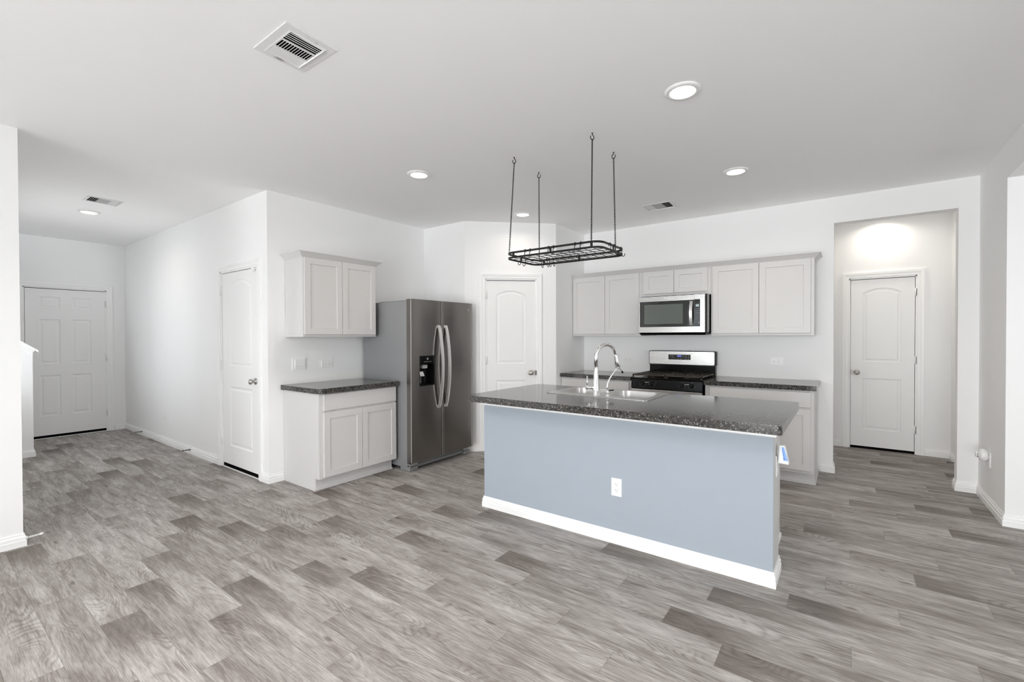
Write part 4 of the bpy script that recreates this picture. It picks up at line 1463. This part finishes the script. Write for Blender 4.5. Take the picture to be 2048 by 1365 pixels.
for k in range(1, 6):
    y = RY0 + (RY1 - RY0) * k / 6
    mb.tube([(RX0, y, RZ2 - 0.003), (RX1, y, RZ2 - 0.003)], 0.0021, 6)
for k in range(1, 12):
    x = RX0 + (RX1 - RX0) * k / 12
    mb.tube([(x, RY0, RZ2 + 0.0012), (x, RY1, RZ2 + 0.0012)], 0.0021, 6)
mb.build('wire_grid', M['black_metal'], rack)

CHAINS = [((-2.049, 2.822), (-2.058, RY0), 205), ((-2.072, 3.203), (-2.066, RY1), 25), ((-1.384, 2.80), (-1.376, RY0), 235), ((-1.402, 3.188), (-1.392, RY1), 15)]
LABH = ('black ceiling hook carrying the front left chain of the pot rack', 'black ceiling hook carrying the back left chain of the pot rack',
        'black ceiling hook carrying the front right chain of the pot rack', 'black ceiling hook carrying the back right chain of the pot rack')
for ((hx_, hy_), (bx_, by_), ang), lab in zip(CHAINS, LABH):
    ca, sa = math.cos(R(ang)), math.sin(R(ang))
    hk = [(0, 0), (0, -0.010), (0.010, -0.022), (0.0125, -0.033), (0.008, -0.043), (0.0, -0.046), (-0.009, -0.042), (-0.013, -0.032), (-0.012, -0.020)]
    mb = MB()
    mb.tube([(hx_ - a * ca, hy_ - a * sa, H + b) for a, b in hk], 0.0028, 8)
    mb.lathe([(0.0, -0.003), (0.0055, -0.003), (0.0055, 0.0), (0.0, 0.0)], 12, Matrix.Translation(Vector((hx_, hy_, H))))
    tag(mb.build('ceiling_hook', M['black_metal'], loc=(hx_, hy_, H)), lab, 'hook', 'ceiling hooks of the pot rack')
    a = Vector((hx_, hy_, H - 0.0435))
    b = Vector((bx_, by_, RZ + 0.010))
    n = int(round((a - b).length / 0.0098))
    step = (b - a) / n
    dz = step.normalized()
    sx = dz.cross(Vector((ca, sa, 0))).normalized()
    sy = dz.cross(sx).normalized()
    mb = MB()
    hl, hw = 0.0071, 0.0045
    for i in range(n):
        c = a + step * (i + 0.5)
        side = sx if i % 2 else sy
        pts = []
        for k in range(8):
            t = 2 * math.pi * k / 8
            pts.append(c + dz * (hl * math.sin(t)) + side * (hw * math.cos(t)))
        mb.tube(pts, 0.0018, 5, closed=True, smooth=True)
    # small ring through the rail
    mb.tube([b + dz * (-0.004 + 0.008 * math.sin(2 * math.pi * k / 8)) + sx * (0.006 * math.cos(2 * math.pi * k / 8)) for k in range(8)], 0.0013, 4, closed=True)
    mb.build('chain', M['black_metal'], rack)

hook_proto = None
def pot_hook(x, y, ang, label):
    global hook_proto
    if hook_proto is None:
        mb = MB()
        pts = [(-0.007, -0.016), (-0.0075, -0.004), (-0.006, 0.004), (0.0, 0.0065), (0.006, 0.004), (0.0072, -0.004), (0.0072, -0.030), (0.0072, -0.050)]
        for k in range(1, 9):
            t = math.pi * k / 8
            pts.append((0.0072 + 0.0115 - 0.0115 * math.cos(t), -0.050 - 0.0115 * math.sin(t)))
        pts.append((0.0302, -0.043))
        mb.tube([(a, 0, b) for a, b in pts], 0.0026, 8)
        hook_proto = tag(mb.build('pot_hook', M['black_metal'], loc=(0, 0, 0)), label, 'hook', 'pot hooks on the hanging rack')
        o = hook_proto
    else:
        o = hook_proto.copy()
        COL.objects.link(o)
        o['label'] = label
    o.location = (x, y, RZ + 0.004)
    o.rotation_euler = (0, 0, R(ang))
near = ['first', 'second', 'third', 'fourth', 'fifth', 'sixth']
for x, nm in zip((-1.912, -1.869, -1.711, -1.669, -1.499, -1.456), near):
    pot_hook(x, RY0, -90, 'black pot hook on the front rail of the rack, %s from the left' % nm)
for x, nm in zip((-2.047, -1.993, -1.970, -1.935), near):
    pot_hook(x, RY1, 90, 'black pot hook on the back rail of the rack, %s from the left' % nm)
for y, nm in ((2.985, 'nearer'), (3.050, 'farther')):
    pot_hook(RX0, y, 180, 'black pot hook on the left end of the rack, the %s one' % nm)
for y, nm in ((2.925, 'nearest'), (2.995, 'middle'), (3.115, 'farthest')):
    pot_hook(RX1, y, 0, 'black pot hook on the right end of the rack, the %s one' % nm)

# ------------------------------------------------------------------ outlets and switches
def outlet(T, label, group='white wall outlets'):
    """upright duplex outlet centred on the frame origin, face towards local -y"""
    p = T @ Vector((0, 0, 0))
    ang = T.to_euler().z
    t = thing('wall_outlet', p, label, 'outlet', group)
    mb = MB()
    mb.prism(rrect(-0.036, -0.0585, 0.036, 0.0585, (0.004,) * 4, 4), 0, 0.0055)
    mb.v = [T @ Vector((q.x, -q.z, q.y)) for q in mb.v]
    mb.build('cover_plate', M['plastic'], t, bevel=0.0015)
    for s in (-1, 1):
        zc = s * 0.0195
        mb = MB()
        mb.prism(rrect(-0.0165, zc - 0.014, 0.0165, zc + 0.014, (0.009,) * 4, 5), 0.0, 0.0075)
        mb.v = [T @ Vector((q.x, -q.z, q.y)) for q in mb.v]
        rc = mb.build('receptacle', M['plastic'], t, bevel=0.0006, seg=1)
        for a, w, h, dz in ((-0.0065, 0.0024, 0.0085, 0.003), (0.0065, 0.0024, 0.0070, 0.003), (0.0, 0.0045, 0.0045, -0.0075)):
            mb = MB()
            mb.box(a - w / 2, -0.0079, zc + dz - h / 2, a + w / 2, -0.0070, zc + dz + h / 2, T)
            mb.build('slot', M['slot'], rc)
    return t
ROLL = Matrix.Rotation(R(90), 4, 'Y')
outlet(T_MY(-1.218, IY0, 0.373), 'white outlet on the blue grey front of the island')
outlet(T_PX(IX1, 2.957, 0.634), 'white outlet on the right end of the island behind the plugged-in device')
outlet(T_MY(-2.232, YR, 1.066) @ ROLL, 'white sideways outlet on the wall left of the range')
outlet(T_MY(-0.598, YR, 1.092) @ ROLL, 'white sideways outlet on the wall right of the range')
outlet(T_PX(XF, 2.662, 1.090) @ ROLL, 'white sideways outlet on the wall beside the refrigerator')
outlet(T_MY(-7.060, YH, 0.355), 'white outlet low on the hall wall')
outlet(T_MX(XR, 5.140, 0.378), 'white outlet low on the right wall holding a round device')

sw_ = thing('wall_switch', (XF, 2.366, 1.104), 'white square wall switch box above the left countertop', 'switch')
mb = MB()
mb.prism(rrect(2.296, 1.047, 2.436, 1.161, (0.006,) * 4, 4), 0, 0.006)
mb.v = [Vector((XF + p.z, p.x, p.y)) for p in mb.v]
mb.build('cover_plate', M['plastic'], sw_, bevel=0.0015)
mb = MB()
mb.box(XF + 0.005, 2.318, 1.078, XF + 0.013, 2.424, 1.150)
mb.build('housing', M['plastic'], sw_, bevel=0.003)
mb = MB()
mb.box(XF + 0.005, 2.318, 1.058, XF + 0.010, 2.424, 1.0755)
mb.build('lower_flap', M['plastic'], sw_, bevel=0.002)

# plug-in device on the island end
pd = thing('plug_in_device', (-0.285, 2.945, 0.656), 'white plug-in device with blue label on the island end outlet', 'plug-in device')
mb = MB()
mb.hexa([(-0.309, 2.918, 0.656), (-0.254, 2.918, 0.652), (-0.254, 2.970, 0.652), (-0.309, 2.970, 0.656)],
        [(-0.303, 2.922, 0.757), (-0.276, 2.922, 0.757), (-0.276, 2.966, 0.757), (-0.303, 2.966, 0.757)])
mb.build('body', M['plastic'], pd, bevel=0.008, seg=3)
mb = MB()
mb.hexa([(-0.280, 2.9165, 0.675), (-0.259, 2.9165, 0.675), (-0.259, 2.9205, 0.675), (-0.280, 2.9205, 0.675)],
        [(-0.290, 2.9185, 0.748), (-0.279, 2.9185, 0.748), (-0.279, 2.9230, 0.748), (-0.290, 2.9230, 0.748)])
lb = mb.build('label_strip', M['label_blue'], pd)
for k in range(6):
    z = 0.684 + k * 0.0105
    x = -0.2765 - k * 0.0016
    y = 2.9164 + k * 0.00029
    MB().box(x - (0.005 if k == 0 else 0.0022), y - 0.0008, z - 0.0016, x + (0.005 if k == 0 else 0.0022), y + 0.002, z + 0.0016).build('printed_mark', M['ink'], lb)
MB().box(-0.3125, 2.948, 0.648, -0.300, 2.966, 0.668).build('plug', M['plastic'], pd)

# round plug-in device on the right wall
pr = thing('plug_in_device', (XR - 0.04, 5.150, 0.36), 'round white plug-in device on the low right wall outlet', 'plug-in device')
T = Matrix.Translation(Vector((XR - 0.0085, 5.155, 0.408))) @ Matrix.Rotation(R(-90), 4, 'Y')
MB().lathe([(0.0, 0.0), (0.030, 0.0), (0.044, 0.006), (0.050, 0.018), (0.050, 0.030), (0.046, 0.042), (0.036, 0.050), (0.0, 0.052)], 32, T).build('body', M['plastic'], pr)
mb = MB()
mb.lathe([(0.0, 0.051), (0.022, 0.051), (0.022, 0.066), (0.018, 0.070), (0.0, 0.070)], 20, T)
hd_ = mb.build('front_cap', M['plastic'], pr)
MB().box(0.004, -0.0235, 0.056, 0.012, -0.019, 0.064, T).build('port', M['slot'], hd_)
MB().box(-0.014, -0.0235, 0.056, -0.004, -0.019, 0.064, T).build('port', M['slot'], hd_)

# ------------------------------------------------------------------ spring door stops
def door_stop(p, d, label, white=False):
    """spring stop screwed into the baseboard at p, pointing along d"""
    t = thing('door_stop', p, label, 'door stop', 'spring door stops on the baseboards')
    d = Vector(d).normalized()
    p = Vector(p)
    s = d.cross(Vector((0, 0, 1))).normalized()
    u = Vector((0, 0, 1))
    mb = MB()
    mb.tube([p, p + d * 0.004, p + d * 0.008], [0.011, 0.011, 0.007], 12)
    mb.build('mount', M['rubber'] if white else M['spring'], t)
    pts = []
    n = 11 * 8
    for i in range(n + 1):
        a = 2 * math.pi * i / 8
        pts.append(p + d * (0.006 + 0.058 * i / n) + s * (0.0052 * math.cos(a)) + u * (0.0052 * math.sin(a)))
    mb = MB()
    mb.tube(pts, 0.0022, 5)
    mb.build('spring', M['rubber'] if white else M['spring'], t)
    mb = MB()
    mb.tube([p + d * 0.062, p + d * 0.064, p + d * 0.076, p + d * 0.079], [0.006, 0.0085, 0.0085, 0.006], 12)
    mb.build('rubber_tip', M['rubber'] if white else M['spring'], t)
door_stop((-7.960, YH - 0.013, 0.050), (-0.1, -1, 0), 'spring door stop on the hall baseboard nearer the front door')
door_stop((-6.210, YH - 0.013, 0.050), (-0.1, -1, 0), 'spring door stop on the hall baseboard nearer the closet door')
door_stop((-4.362, 0.509, 0.048), (0.05, 1, 0.05), 'white tipped spring door stop on the left wall end', white=True)
door_stop((0.916, 6.46, 0.050), (-1, 0, 0), 'spring door stop on the passage baseboard')
